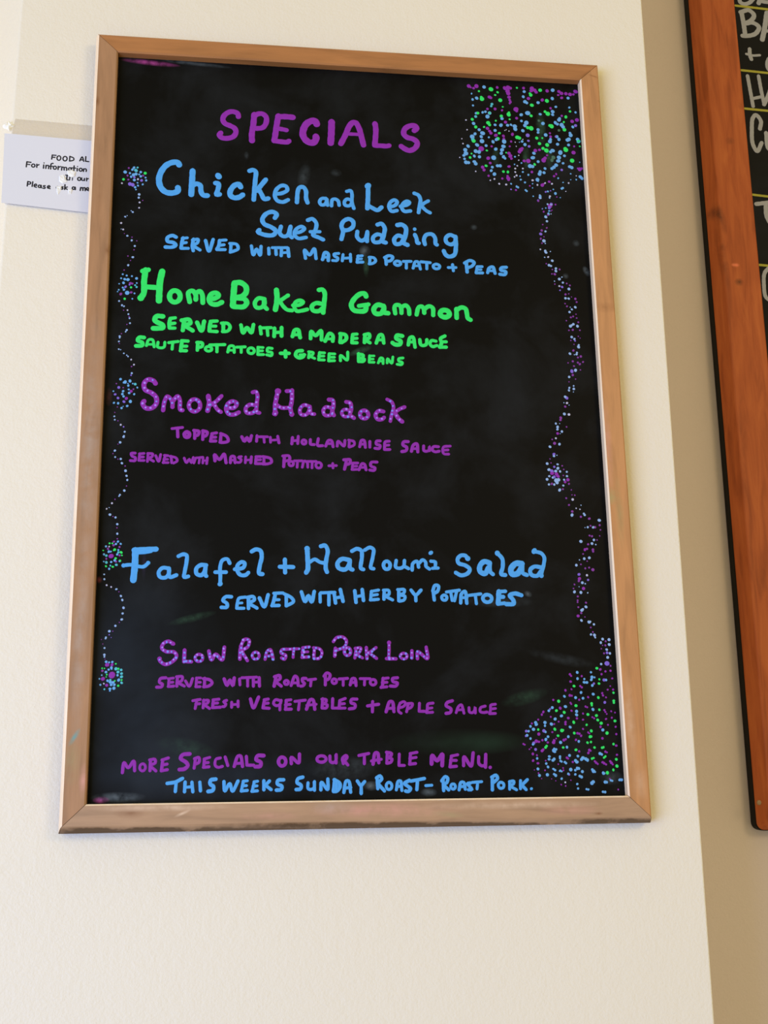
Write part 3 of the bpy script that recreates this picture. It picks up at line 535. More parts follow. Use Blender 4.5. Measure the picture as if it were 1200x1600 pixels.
    ('small purple painted line reading FRESH VEGETABLES + APPLE SAUCE', 'p', 0, '15.62,-1708,-3238,-1722,-3316 15.61,-1747,-3237,-1675,-3225 15.6,-1717,-3271,-1678,-3268 15.64,-1637,-3232,-1642,-3310 15.64,-1640,-3235,-1588,-3235,-1600,-3265,-1630,-3274,-1577,-3317 16.97,-1539,-3233,-1545,-3304 15.66,-1542,-3229,-1483,-3223 15.64,-1545,-3265,-1496,-3262 16.92,-1547,-3308,-1467,-3305 15.69,-1405,-3236,-1435,-3249,-1411,-3273,-1428,-3299,-1443,-3299 15.69,-1352,-3256,-1352,-3306 15.71,-1287,-3243,-1286,-3300 14.38,-1352,-3280,-1289,-3276 18.38,-1160,-3224,-1129,-3314,-1077,-3205 18.41,-1015,-3236,-1028,-3301 17.1,-1018,-3232,-979,-3225 15.76,-1024,-3271,-978,-3266 17.05,-1031,-3314,-969,-3319 15.82,-860,-3239,-903,-3232,-923,-3269,-893,-3293,-856,-3279,-844,-3239 15.8,-857,-3279,-857,-3335 17.15,-791,-3243,-797,-3329 15.83,-794,-3239,-745,-3233 15.81,-800,-3285,-751,-3280 17.1,-800,-3331,-741,-3329 15.85,-701,-3250,-595,-3238 15.86,-655,-3253,-665,-3336 18.48,-582,-3330,-542,-3234,-515,-3234,-496,-3331 14.54,-579,-3291,-482,-3281 17.26,-413,-3226,-420,-3318 15.93,-422,-3228,-375,-3235,-382,-3263,-413,-3272,-365,-3288,-376,-3318,-420,-3321 17.28,-309,-3226,-313,-3319 15.91,-313,-3321,-243,-3322 17.29,-235,-3247,-243,-3319 15.96,-235,-3243,-179,-3223 15.95,-236,-3280,-189,-3276 15.93,-243,-3322,-182,-3322 17.35,-58,-3230,-112,-3234,-119,-3267,-78,-3283,-78,-3318,-136,-3330 17.34,55,-3301,170,-3285 17.38,109,-3258,105,-3361 18.69,249,-3362,289,-3259,316,-3259,331,-3360 16.04,267,-3329,332,-3325 16.12,484,-3287,465,-3363 16.12,478,-3280,529,-3280,515,-3317,483,-3333 16.15,603,-3278,598,-3358 16.11,598,-3360,656,-3361 15.65,399,-3274,380,-3322,383,-3363,406,-3379 15.65,399,-3274,440,-3259,456,-3279,430,-3311,396,-3321 16.86,745,-3276,692,-3287,686,-3329,679,-3368 14.57,689,-3332,734,-3326 15.67,676,-3374,739,-3371 18.05,953,-3253,898,-3272,885,-3303,936,-3337,930,-3373,883,-3384 15.74,991,-3376,1019,-3312,1048,-3295,1074,-3382 13.51,1009,-3350,1069,-3345 15.8,1130,-3327,1134,-3371,1165,-3379,1189,-3355,1196,-3319,1196,-3381 15.85,1303,-3311,1255,-3327,1248,-3366,1280,-3378,1320,-3373 15.88,1413,-3292,1365,-3302,1361,-3345,1350,-3387 14.71,1361,-3342,1413,-3336 15.82,1348,-3389,1409,-3388'),
    ('purple painted line reading MORE SPECIALS ON OUR TABLE MENU', 'p', 0, '17.63,-2431,-3949,-2418,-3852,-2375,-3903,-2323,-3837,-2311,-3931 o,15,-2233,-3901,28,35 17.77,-2156,-3828,-2159,-3933 16.5,-2165,-3828,-2114,-3823,-2109,-3858,-2154,-3883,-2101,-3937 17.8,-2035,-3834,-2045,-3935 16.53,-2042,-3830,-1981,-3811 16.51,-2040,-3881,-1992,-3872 16.47,-2047,-3937,-1988,-3927 20.47,-1768,-3773,-1838,-3781,-1857,-3817,-1803,-3855,-1783,-3887,-1818,-3922,-1866,-3927 16.62,-1709,-3827,-1720,-3914 16.62,-1718,-3821,-1674,-3809,-1673,-3857,-1715,-3878 16.64,-1619,-3835,-1624,-3902 15.36,-1622,-3826,-1567,-3810 15.34,-1621,-3864,-1580,-3861 16.6,-1627,-3908,-1573,-3903 15.4,-1459,-3817,-1503,-3830,-1509,-3891,-1479,-3910,-1437,-3901 16.7,-1410,-3809,-1383,-3892 17.96,-1318,-3902,-1281,-3800,-1255,-3800,-1234,-3903 15.41,-1303,-3874,-1241,-3871 16.76,-1196,-3805,-1189,-3888 16.72,-1189,-3892,-1121,-3893 20.69,-1021,-3798,-1083,-3800,-1096,-3838,-1049,-3864,-1055,-3903,-1104,-3908 o,19,-832,-3860,37,44 18.13,-738,-3881,-738,-3819,-664,-3875,-655,-3788 o,17,-429,-3839,47,32 16.97,-343,-3811,-337,-3866,-307,-3877,-283,-3860,-277,-3798 16.99,-280,-3802,-279,-3880 16.97,-205,-3887,-212,-3835,-178,-3806,-164,-3819,-184,-3851,-195,-3855,-159,-3901 17.05,-42,-3808,58,-3789 17.07,14,-3799,13,-3890 18.35,103,-3897,128,-3783,152,-3784,163,-3882 15.74,86,-3865,188,-3849 17.14,254,-3782,246,-3886 17.14,245,-3778,298,-3792,282,-3822,253,-3830,301,-3848,287,-3880,246,-3889 15.84,378,-3799,372,-3913 15.79,372,-3913,427,-3914 17.2,495,-3798,486,-3895 15.87,492,-3794,563,-3782 15.85,487,-3843,552,-3834 17.14,483,-3902,544,-3896 21.17,714,-3901,723,-3816,773,-3869,829,-3804,825,-3919 17.29,925,-3829,908,-3926 15.96,923,-3825,991,-3812 15.94,914,-3868,975,-3869 17.23,906,-3934,973,-3929 18.6,1051,-3922,1060,-3833,1129,-3929,1157,-3795 17.36,1214,-3835,1214,-3904,1244,-3928,1276,-3924 18.73,1290,-3813,1282,-3941 21.34,1332,-3945,1335,-3946'),
    ('blue painted bottom line reading THIS WEEKS SUNDAY ROAST - ROAST PORK', 'b', 0, '18.95,-1984,-4062,-1905,-4050,-1835,-4016 17.72,-1896,-4050,-1902,-4142 17.74,-1807,-4052,-1811,-4146 17.76,-1739,-4055,-1728,-4147 15.18,-1808,-4104,-1738,-4098 17.78,-1660,-4056,-1652,-4139 20.39,-1503,-4027,-1551,-4036,-1557,-4074,-1523,-4100,-1529,-4137,-1575,-4147 17.85,-1419,-4053,-1409,-4145,-1361,-4073,-1332,-4147,-1278,-4049 16.62,-1223,-4053,-1242,-4142 15.35,-1226,-4051,-1185,-4047 15.32,-1232,-4097,-1193,-4095 16.57,-1244,-4148,-1184,-4142 16.65,-1114,-4061,-1132,-4143 15.37,-1116,-4058,-1081,-4053 15.35,-1125,-4101,-1087,-4099 16.6,-1137,-4152,-1083,-4148 17.96,-1017,-4050,-1016,-4138 17.98,-961,-4053,-1003,-4097 17.94,-997,-4097,-944,-4137 19.31,-818,-4042,-874,-4048,-880,-4083,-834,-4106,-840,-4138,-889,-4144 19.38,-623,-4019,-672,-4035,-679,-4073,-638,-4099,-645,-4135,-688,-4141 16.78,-568,-4077,-568,-4132,-538,-4143,-508,-4127,-502,-4066 16.8,-504,-4069,-502,-4150 18.07,-437,-4147,-431,-4073,-368,-4145,-365,-4042 20.75,-293,-4053,-307,-4162 19.46,-299,-4049,-246,-4082,-241,-4124,-279,-4164,-307,-4165 15.55,-273,-4085,-274,-4136 18.12,-202,-4176,-177,-4064,-151,-4064,-132,-4174 16.85,-188,-4134,-132,-4128 18.22,-62,-4065,-26,-4108,12,-4073 18.2,-23,-4108,-24,-4189 18.29,143,-4036,148,-4143 18.29,137,-4036,174,-4017,191,-4047,156,-4087,215,-4167 o,16,265,-4119,29,36 16.97,340,-4158,362,-4071,386,-4071,397,-4165 15.68,347,-4126,391,-4123 19.67,475,-4066,428,-4095,464,-4128,488,-4147,463,-4177,437,-4172 18.36,492,-4073,633,-4049 18.39,562,-4067,553,-4159 15.75,647,-4121,709,-4118 18.46,830,-4071,833,-4172 18.45,816,-4075,855,-4032,879,-4050,867,-4095,835,-4110,885,-4166 o,16,933,-4134,24,26 17.13,995,-4168,1017,-4093,1046,-4093,1060,-4162 15.83,1002,-4138,1054,-4134 17.2,1116,-4101,1084,-4107,1114,-4143,1131,-4167,1093,-4169 15.88,1136,-4095,1234,-4089 15.89,1193,-4099,1184,-4161 18.61,1350,-4058,1346,-4173 18.62,1344,-4045,1390,-4026,1406,-4057,1352,-4104 o,16,1440,-4129,30,31 15.98,1532,-4097,1529,-4169 15.98,1530,-4093,1578,-4088,1573,-4117,1535,-4133,1601,-4176 17.34,1649,-4086,1645,-4164 17.37,1721,-4076,1657,-4134 17.32,1664,-4134,1703,-4175 17.33,1761,-4168,1762,-4168'),
]
for n, (label, pen_key, dotted, text) in enumerate(LINES):
    ink = Ink(PY, 0.00035, n + 3)
    ink_lines(ink, text, 0, dotted or None, (1, 2, 2) if 'ROASTED' in label else (1, 1, 2))
    o = ink.build('lettering', panel, [PEN[pen_key], PEN['d'], PEN['i']])
    o['label'] = label

DOTS = [
    ('dotted_vine', 'left vine of small blue dots with flower clusters', '-2638,2762,22e -2541,2823,16e -2558,2797,16e -2518,2789,23t -2501,2826,13t -2463,2771,16e -2584,2750,16e -2543,2731,23e -2516,2743,18e -2569,2705,16e -2599,2815,13q -2610,2718,14q -2413,2759,20g -2407,2703,12e -2399,2668,13e -2461,2716,16e -2435,2727,14q -2492,2678,14l -2532,2666,16e -2599,2667,13q -2451,2665,18v -2436,2615,14e -2489,2597,13e -2495,2632,11e -2579,2613,23v -2547,2604,23v -2520,2575,16e -2510,2546,11e -2653,2668,16g -2669,2618,11l -2533,2701,14v -2480,2740,13e -2472,2487,16c -2475,2446,14c -2464,2386,12l -2430,2413,8q -2467,2319,12l -2536,2262,13c -2554,2277,7c -2618,2200,12c -2597,2214,6c -2660,2119,12l -2635,2040,11l -2657,2045,6c -2620,1990,6q -2586,1964,14c -2534,1949,8q -2536,1910,14c -2480,1907,7q -2500,1842,14c -2507,1795,8q -2571,1716,8q -2517,1704,14c -2541,1663,7q -2564,1604,14c -2607,1543,8q -2620,1491,12e -2576,1477,14e -2519,1472,13e -2467,1447,17e -2636,1442,11e -2596,1432,17e -2561,1429,19e -2608,1388,17e -2533,1386,17q -2511,1382,14q -2541,1367,12v -2463,1391,10e -2480,1364,14t -2463,1343,14t -2524,1336,14g -2584,1341,17v -2614,1330,12e -2600,1306,14e -2564,1269,26e -2521,1276,16q -2484,1265,12e -2655,1374,10e -2657,1302,10e -2669,1279,8e -2633,1252,17q -2589,1196,17g -2505,1199,12e -2648,1167,11c -2615,1118,12c -2593,1106,11c -2596,1059,7q -2553,1061,11l -2542,1014,10c -2533,984,8q -2528,966,11c -2521,907,12c -2554,891,8q -2553,825,12c -2564,805,11c -2626,747,14c -2626,732,10c -2609,780,7q -2633,687,11c -2627,662,6q -2631,596,10c -2611,590,8c -2575,549,10c -2543,528,8c -2529,514,10c -2494,478,11l -2462,420,12l -2487,397,8q -2482,320,13c -2489,296,10v -2600,247,14e -2549,216,20e -2562,211,15e -2498,229,17e -2642,194,8q -2514,175,15e -2519,198,8e -2441,194,17t -2467,199,10e -2417,155,12e -2615,151,18v -2568,150,8q -2671,106,10e -2651,70,15v -2508,131,12e -2481,111,18p -2458,135,10q -2502,90,15e -2448,78,14e -2567,109,15e -2574,76,15e -2560,49,15e -2530,27,20p -2619,29,15v -2554,-11,17v -2486,-7,20e -2660,-27,14e -2615,-31,15e -2518,-60,14e -2577,-85,13e -2561,-66,7e -2622,-74,7q -2647,-137,7q -2650,-182,12c -2644,-220,11c -2610,-231,7q -2579,-276,11l -2548,-298,10v -2534,-354,14c -2544,-413,13c -2540,-402,11c -2578,-475,15c -2600,-496,7q -2630,-569,13c -2649,-603,7q -2624,-641,12c -2594,-664,7q -2565,-661,12c -2551,-708,13c -2516,-739,8q -2510,-792,16c -2498,-848,13c -2488,-894,13c -2494,-961,7q -2515,-1012,15c -2559,-1059,11c -2568,-1074,10c -2609,-1110,8q -2639,-1153,11l -2692,-1215,10l -2666,-1202,6c -2655,-1278,14c -2596,-1308,14c -2623,-1298,6q -2575,-1381,14c -2577,-1421,9q -2571,-1485,14c -2569,-1540,9q -2561,-1570,13e -2532,-1594,13e -2581,-1596,13e -2603,-1571,13q -2605,-1609,14q -2647,-1590,11g -2618,-1590,10g -2683,-1623,13e -2650,-1625,10l -2661,-1649,14q -2543,-1628,11q -2591,-1657,14g -2603,-1665,9g -2554,-1661,13e -2710,-1667,9g -2652,-1679,16e -2631,-1679,11e -2553,-1686,14t -2524,-1686,16g -2515,-1718,10g -2539,-1718,14q -2564,-1708,13e -2700,-1709,12e -2675,-1722,14t -2674,-1756,12q -2626,-1726,27p -2622,-1719,9l -2579,-1751,14g -2587,-1773,14e -2533,-1776,14g -2537,-1781,11e -2574,-1785,14q -2672,-1795,16t -2623,-1790,14e -2699,-1786,9e -2675,-1836,12g -2630,-1829,11t -2605,-1841,13g -2569,-1820,14t -2641,-1863,13e -2690,-1923,10c -2686,-1974,12c -2660,-2037,10l -2613,-2056,11l -2559,-2079,12c -2532,-2106,7q -2510,-2151,13c -2494,-2193,14c -2479,-2275,15c -2486,-2334,13c -2493,-2397,14c -2516,-2428,7q -2555,-2464,13c -2614,-2520,14c -2579,-2520,6q -2614,-2557,8v -2646,-2585,12c -2649,-2596,10c -2593,-2586,5v -2691,-2607,6q -2675,-2653,6q -2656,-2694,12c -2655,-2764,14c -2654,-2785,9c -2647,-2809,6q -2634,-2836,14e -2604,-2842,11e -2572,-2838,14e -2623,-2867,21p -2574,-2867,18p -2536,-2857,10g -2579,-2896,15e -2577,-2908,11e -2672,-2902,9g -2649,-2904,9g -2668,-2928,14q -2632,-2941,14e -2606,-2916,13e -2533,-2908,18t -2509,-2908,12g -2480,-2920,14t -2511,-2941,15t -2514,-2974,15e -2475,-2957,15t -2474,-2990,17t -2501,-3023,18e -2472,-3023,10g -2471,-3051,15t -2571,-2972,33p -2623,-2967,11g -2628,-2991,7g -2673,-2973,9e -2695,-3010,10e -2660,-3010,21p -2612,-3030,15e -2585,-3022,14t -2584,-3043,17e -2556,-3047,18e -2543,-3071,15e -2575,-3071,14e -2540,-3031,9g -2649,-3059,9l -2683,-3071,11e -2619,-3075,18p -2504,-3081,13g -2641,-3116,12t -2585,-3112,15e -2585,-3132,11e -2546,-3106,17e'),
    ('dot_cluster', 'dense cluster of blue, green and purple dots in the top right corner', '1674,4119,29g 1557,3978,29g 1550,4002,20g 1783,3975,26g 1755,4082,17g 1723,4042,14g 1524,4082,14g 1998,4159,15g 2167,4071,26g 2156,4093,15g 2288,4146,28g 2173,3931,27g 2364,4003,29g 2366,3825,29g 2333,3852,21g 2590,3795,22g 2647,3875,17g 1879,3785,29g 1787,3757,24g 1888,3720,14g 2404,3656,32g 2384,3665,20g 2149,3613,34g 2106,3619,25g 2157,3784,19g 1971,3480,29g 1996,3472,24g 1752,3523,19g 1731,3447,25g 1621,3656,25g 1637,3629,22g 1498,3780,19g 1427,3691,19g 1466,3590,24g 1433,3401,28g 1382,3175,18g 1401,3228,13g 2281,3348,22g 2322,3322,32g 2335,3398,25g 2211,3484,22g 2241,3411,22g 2564,3345,29g 2556,3364,22g 2633,3203,29g 2727,3477,24g 1780,3009,18g 1834,3007,18g 1589,3280,15g 1572,3075,18g 2167,3127,18g 2384,3195,24s 2403,3233,24s 2562,3619,22g 2560,3723,15g 2249,3723,19s 2280,3488,12g 1825,3265,12g 1810,3885,12g 1884,3814,15g 1716,3690,14g 1568,3596,15g 2740,3402,12g 1644,3790,15g 1590,4144,26e 1493,3985,24e 1442,3963,17e 1678,3915,19t 1668,3886,15t 1443,3881,17e 2087,4113,21e 2072,4041,21e 2089,3974,24e 2111,3960,22e 2253,3971,24e 2445,4156,24e 2434,4040,24e 2633,4058,19e 2472,3927,17e 2429,3858,24e 2426,3816,21e 2034,3791,22e 2116,3819,31e 2271,3813,19e 2033,3706,20e 2092,3685,34e 2073,3646,24e 2044,3574,24e 1947,3629,30e 1951,3591,27e 1902,3645,17e 1859,3637,20e 1777,3633,24e 1705,3633,19e 1794,3723,24e 1616,3741,27e 1644,3790,24e 1593,3805,20e 1558,3794,17e 1481,3779,20e 1471,3732,20t 1442,3636,24e 1507,3555,22e 1547,3511,30e 1528,3463,23e 1454,3496,23e 1418,3456,27e 1425,3419,23t 1535,3403,30e 1473,3348,25e 1583,3345,23e 1670,3402,23e 1714,3436,23e 1621,3459,15e 1363,3326,23e 1327,3274,27e 1334,3228,27e 1308,3199,20e 1314,3153,20e 1330,3108,28e 1358,3106,22e 1434,3197,20e 1496,3191,23e 1453,3263,27e 1495,3256,25e 1431,3123,22e 1447,3096,22e 1700,3305,23e 1669,3188,30e 1795,3348,27e 1776,3300,27e 1765,3253,23e 1789,3208,22e 1805,3190,20e 1806,3414,30e 1702,3557,20e 1712,3083,23e 1744,3085,23e 1647,3061,22e 1632,3014,20e 1669,2970,23e 2028,3427,17e 2061,3387,24e 2166,3276,22e 2149,3215,27e 2212,3166,22e 2109,3101,27e 2140,3097,23e 2325,3533,25e 2372,3447,27e 2382,3476,20e 2462,3518,24e 2486,3482,24e 2465,3415,22e 2400,3326,27e 2373,3306,20e 2493,3304,32e 2472,3237,27e 2461,3190,27e 2432,3132,27e 2404,3103,23e 2378,3083,22e 2607,3489,27e 2636,3547,27e 2629,3575,20e 2589,3478,24e 2602,3413,22e 2719,3496,24e 2730,3468,26t 2599,3119,22e 2624,3109,22e 2723,2990,24e 2739,2972,22e 2542,3263,17e 2519,3161,17e 2230,3028,25e 2220,3000,27e 2191,2924,27e 2277,3022,20e 2455,3707,24e 2501,3748,24e 2510,3767,21e 2531,3683,31e 2547,3656,24e 2480,3689,20e 2669,3663,20e 2716,3866,15e 2641,3928,17e 2292,3078,20e 2299,3688,24e 2234,3599,20e 2232,3561,19e 2402,2752,20e 2482,2820,15e 2497,2830,15e 2039,2778,15e 2052,2766,15e 1932,2819,15e 1948,2810,15e 2213,2705,18e 2332,2711,13l 2310,2774,13e 2366,2878,13l 2303,2482,15e 2266,2438,20e 2083,2983,15e 2036,2879,15e 1866,2852,13e 1806,2839,13l 1401,4145,24p 1496,4151,27p 1460,4120,20p 1653,4009,24p 1669,4000,17p 1847,4146,27p 1891,4158,31p 1917,4150,24p 1880,4109,31p 1887,4075,29p 1894,4024,24p 1908,3958,20p 1900,3986,17p 1972,3863,31p 1980,3839,22p 1975,3740,19p 2185,4164,31p 2219,4141,28p 2235,4117,24p 2175,4129,22p 2307,4012,22p 2135,4021,22p 2081,4161,21p 2375,4142,24p 2523,4142,24p 2553,4119,24p 2553,4057,19p 2609,4118,26p 2661,4112,26p 2733,4155,29p 2704,4115,17p 2511,4093,16p 1753,4149,21p 2405,3904,17p 1714,3851,19p 1620,3845,17p 1799,3837,15p 1898,3939,15p 1835,3678,20p 1913,3517,22p 1801,3488,20p 1803,3451,17p 1609,3580,22p 1633,3544,18p 1649,3517,22p 1708,3492,24p 1522,3300,33p 1650,3339,17p 1602,3178,25p 1624,3115,20p 1529,3054,22p 1545,3018,22p 1851,3081,20p 1835,2924,27p 1828,2951,18p 1839,2902,17p 1762,2916,17p 1597,2944,17p 1874,3222,25p 1886,3189,17p 1859,3258,22p 2006,3313,29p 1987,3284,22p 2024,3333,20p 2041,3166,20p 2092,3169,28p 2128,3023,18p 1892,3419,17p 1872,3352,15p 2101,3515,24v 2106,3441,17v 2111,3366,17v 2185,3314,22p 2237,3326,19p 2281,3189,29p 2300,3218,22p 2327,3257,15p 2378,3560,17p 2493,3605,17s 2665,3739,26p 2727,3762,26p 2705,3684,22v 2670,3398,15p 2657,3313,25p 2721,3092,27p 2701,3100,15p 2747,3103,15p 2398,2982,17p 2425,3011,15p 2497,3071,18v 2334,2904,18p 2246,2854,22p 2261,2869,15p 2325,2583,28p 2343,2606,22v 2315,2555,17v 2394,2605,12p 2245,2506,12p 2293,2463,13p 2185,2649,15v 2384,3513,20p 2539,3807,15p 2453,3518,20v 1942,3412,8l 1952,3357,8l 1920,3113,10e 1926,3058,12l 1924,3011,12l 1912,2946,12l 1974,3172,10l 2006,3136,12e 2019,3063,12l 2017,3017,13e 1938,2966,13l 1987,2913,13e 1977,3237,10l 1930,3216,12e 1953,3096,10l 1980,2959,10e 1443,2994,10l 1722,2844,13l 1615,2884,10l 1666,2905,13l 2131,2912,15l 2187,2854,13l 2282,2883,12l 2572,2899,13l 2504,2904,10e 2601,2946,8e 2669,2950,12e 2447,2957,13e 2605,3025,10e 2672,3000,8l 2125,2811,10e 2284,2767,15v 2531,2786,8l 2416,2706,10p 2459,2699,8e 2313,2518,12e 2230,2542,10e 2128,2701,10e 1862,2778,13v 1921,2772,15p 1350,3677,10l 1359,3546,10l 1290,3421,8l 1302,3356,10l 1256,3168,8l 2726,3186,8e 1432,4042,12e 1426,4128,14p 2379,2805,10e 2344,2785,10v 2273,2553,10e 2347,2529,8p 1822,3565,8l 1872,3558,8l 1839,3575,7l 2038,3455,8l 1994,3415,8e 2198,2906,12e 2093,2836,12p 2128,2866,10e'),
    ('dotted_vine', 'right vine of blue and purple dots joining the two clusters', '2268,2436,18c 2302,2476,17c 2278,2381,14c 2245,2502,12q 2227,2543,8q 2335,2518,8q 2333,2478,8c 2394,2605,9q 2298,2605,14c 2339,2599,15c 2322,2573,18v 2186,2642,15q 2211,2685,18c 2210,2719,12c 2326,2691,12c 2194,2211,21v 2253,2247,15c 2208,2258,14q 2228,2123,21c 2191,2149,14q 2231,2176,9q 2203,2092,11q 2242,2090,9c 2224,2334,11q 2271,2294,12q 2237,1994,18c 2244,1975,18c 2298,1989,8c 2179,2011,11l 2268,1917,13l 2225,1911,9c 2315,1871,16c 2273,1812,18c 2296,1803,13c 2240,1830,9q 2353,1774,18c 2351,1741,18c 2309,1759,9q 2397,1763,12q 2301,1702,10q 2336,1700,18q 2387,1640,18c 2419,1666,9c 2427,1596,15c 2382,1550,13l 2415,1540,15v 2387,1497,12v 2327,1610,9c 2329,1573,9q 2472,1587,12q 2509,1564,12q 2495,1518,18c 2450,1448,15q 2489,1457,9q 2447,1399,16c 2485,1396,15c 2520,1418,7q 2565,1396,15q 2578,1356,12q 2438,1331,10q 2459,1298,12q 2497,1288,7c 2558,1290,18c 2515,1261,13c 2486,1227,16c 2561,1202,10q 2525,1173,12q 2497,1160,12q 2566,1154,10q 2441,1117,10q 2582,1102,12q 2486,1050,18c 2523,1076,16c 2504,1064,13c 2570,1053,18c 2465,998,12q 2511,1005,15q 2595,1003,12q 2493,915,16c 2524,892,15c 2530,870,12v 2480,872,9q 2572,926,9q 2592,904,7q 2515,825,9q 2567,795,20c 2571,819,13c 2503,749,15q 2460,708,17c 2538,703,15c 2544,724,12c 2512,696,7c 2551,664,13q 2587,678,15q 2488,615,15q 2547,601,15q 2569,583,15q 2609,611,13q 2431,594,9q 2499,557,13q 2470,493,22v 2514,506,19c 2478,447,16q 2434,422,17c 2572,512,10q 2508,398,9q 2428,362,9q 2428,289,14c 2422,258,14c 2480,278,16c 2480,314,10c 2473,241,7c 2375,178,18c 2391,166,19v 2390,105,14l 2354,107,8c 2413,80,6c 2367,61,16q 2352,-28,19c 2405,-33,16l 2307,-75,16q 2302,-101,14q 2246,-145,14c 2290,-144,6c 2264,-185,16c 2261,-214,16c 2368,-182,10q 2311,-238,16c 2260,-262,19p 2290,-264,6c 2236,-320,14l 2192,-335,10q 2218,-380,17q 2274,-389,16c 2163,-422,17c 2204,-508,17v 2203,-530,14c 2237,-521,8c 2155,-565,8q 2120,-621,16c 2164,-612,9q 2239,-627,14c 2199,-657,16v 2240,-673,19c 2291,-643,11q 2136,-691,19c 2169,-708,22v 2213,-707,19c 2170,-733,22p 2220,-740,22p 2263,-709,16c 2235,-765,22p 2193,-774,19v 2306,-685,9q 2340,-713,14c 2298,-756,9q 2339,-763,14c 2136,-767,14c 2109,-804,16c 2176,-783,16c 2215,-816,25c 2241,-807,22c 2222,-841,19c 2127,-863,16c 2160,-855,14q 2188,-863,14c 2304,-806,14c 2348,-805,19p 2314,-831,19p 2291,-873,13c 2357,-852,13q 2246,-926,19c 2284,-915,12q 2380,-922,9q 2416,-983,9q 2384,-980,8q 2316,-1019,12q 2389,-1033,17l 2343,-1097,12q 2480,-1098,8c 2423,-1134,9l 2465,-1145,8l 2376,-1171,14q 2371,-1212,19c 2507,-1194,14c 2516,-1210,16c 2471,-1231,16q 2566,-1251,16q 2679,-1268,19c 2542,-1349,15c 2575,-1333,11q 2604,-1350,15c 2625,-1349,14q 2510,-1354,6c 2680,-1324,12q 2685,-1378,11q 2557,-1445,12q 2584,-1452,14q 2672,-1447,9q 2454,-1512,18c 2603,-1494,15c 2579,-1535,17c 2534,-1544,15q 2639,-1494,9q 2621,-1546,9c 2494,-1605,18p 2518,-1596,15q 2585,-1604,15q 2586,-1625,14q 2470,-1654,11q 2480,-1707,15c 2538,-1697,17c 2511,-1735,9q 2386,-1781,18c 2438,-1772,11q 2425,-1722,8c 2485,-1816,12q 2529,-1807,11q 2570,-1831,17q 2410,-1884,17v 2412,-1932,21p 2403,-1958,15q 2499,-1893,14l 2509,-1945,14v 2442,-1977,17c 2474,-1988,9c 2352,-1997,11q 2338,-2042,9q 2451,-2041,18p 2347,-2079,17c 2419,-2085,17c 2495,-2089,9c 2402,-2022,6c 2381,-2130,12q 2377,-2173,12q 2375,-2193,11q 2469,-2198,12q 2380,-2249,11q 2466,-2245,18c 2424,-2277,18c 2409,-2312,12q 2416,-2283,16c 2431,-2269,13c 2407,-2311,9q 2372,-2345,17p 2447,-2356,9q 2406,-2394,16c 2490,-2412,19c 2504,-2408,13c 2543,-2437,15c 2505,-2471,11q 2503,-2548,15c 2526,-2521,9q 2542,-2555,17c 2548,-2580,11c 2630,-2598,15c 2701,-2604,17c 2607,-2636,16c 2662,-2622,13q 2700,-2657,17c 2656,-2666,12q 2625,-2666,8q 2608,-2703,9q 2668,-2712,16c 2670,-2747,16v 2701,-2753,15c 2636,-2753,12q 2673,-2797,16c 2661,-2862,29v 2596,-2869,13c 2699,-2888,11q'),
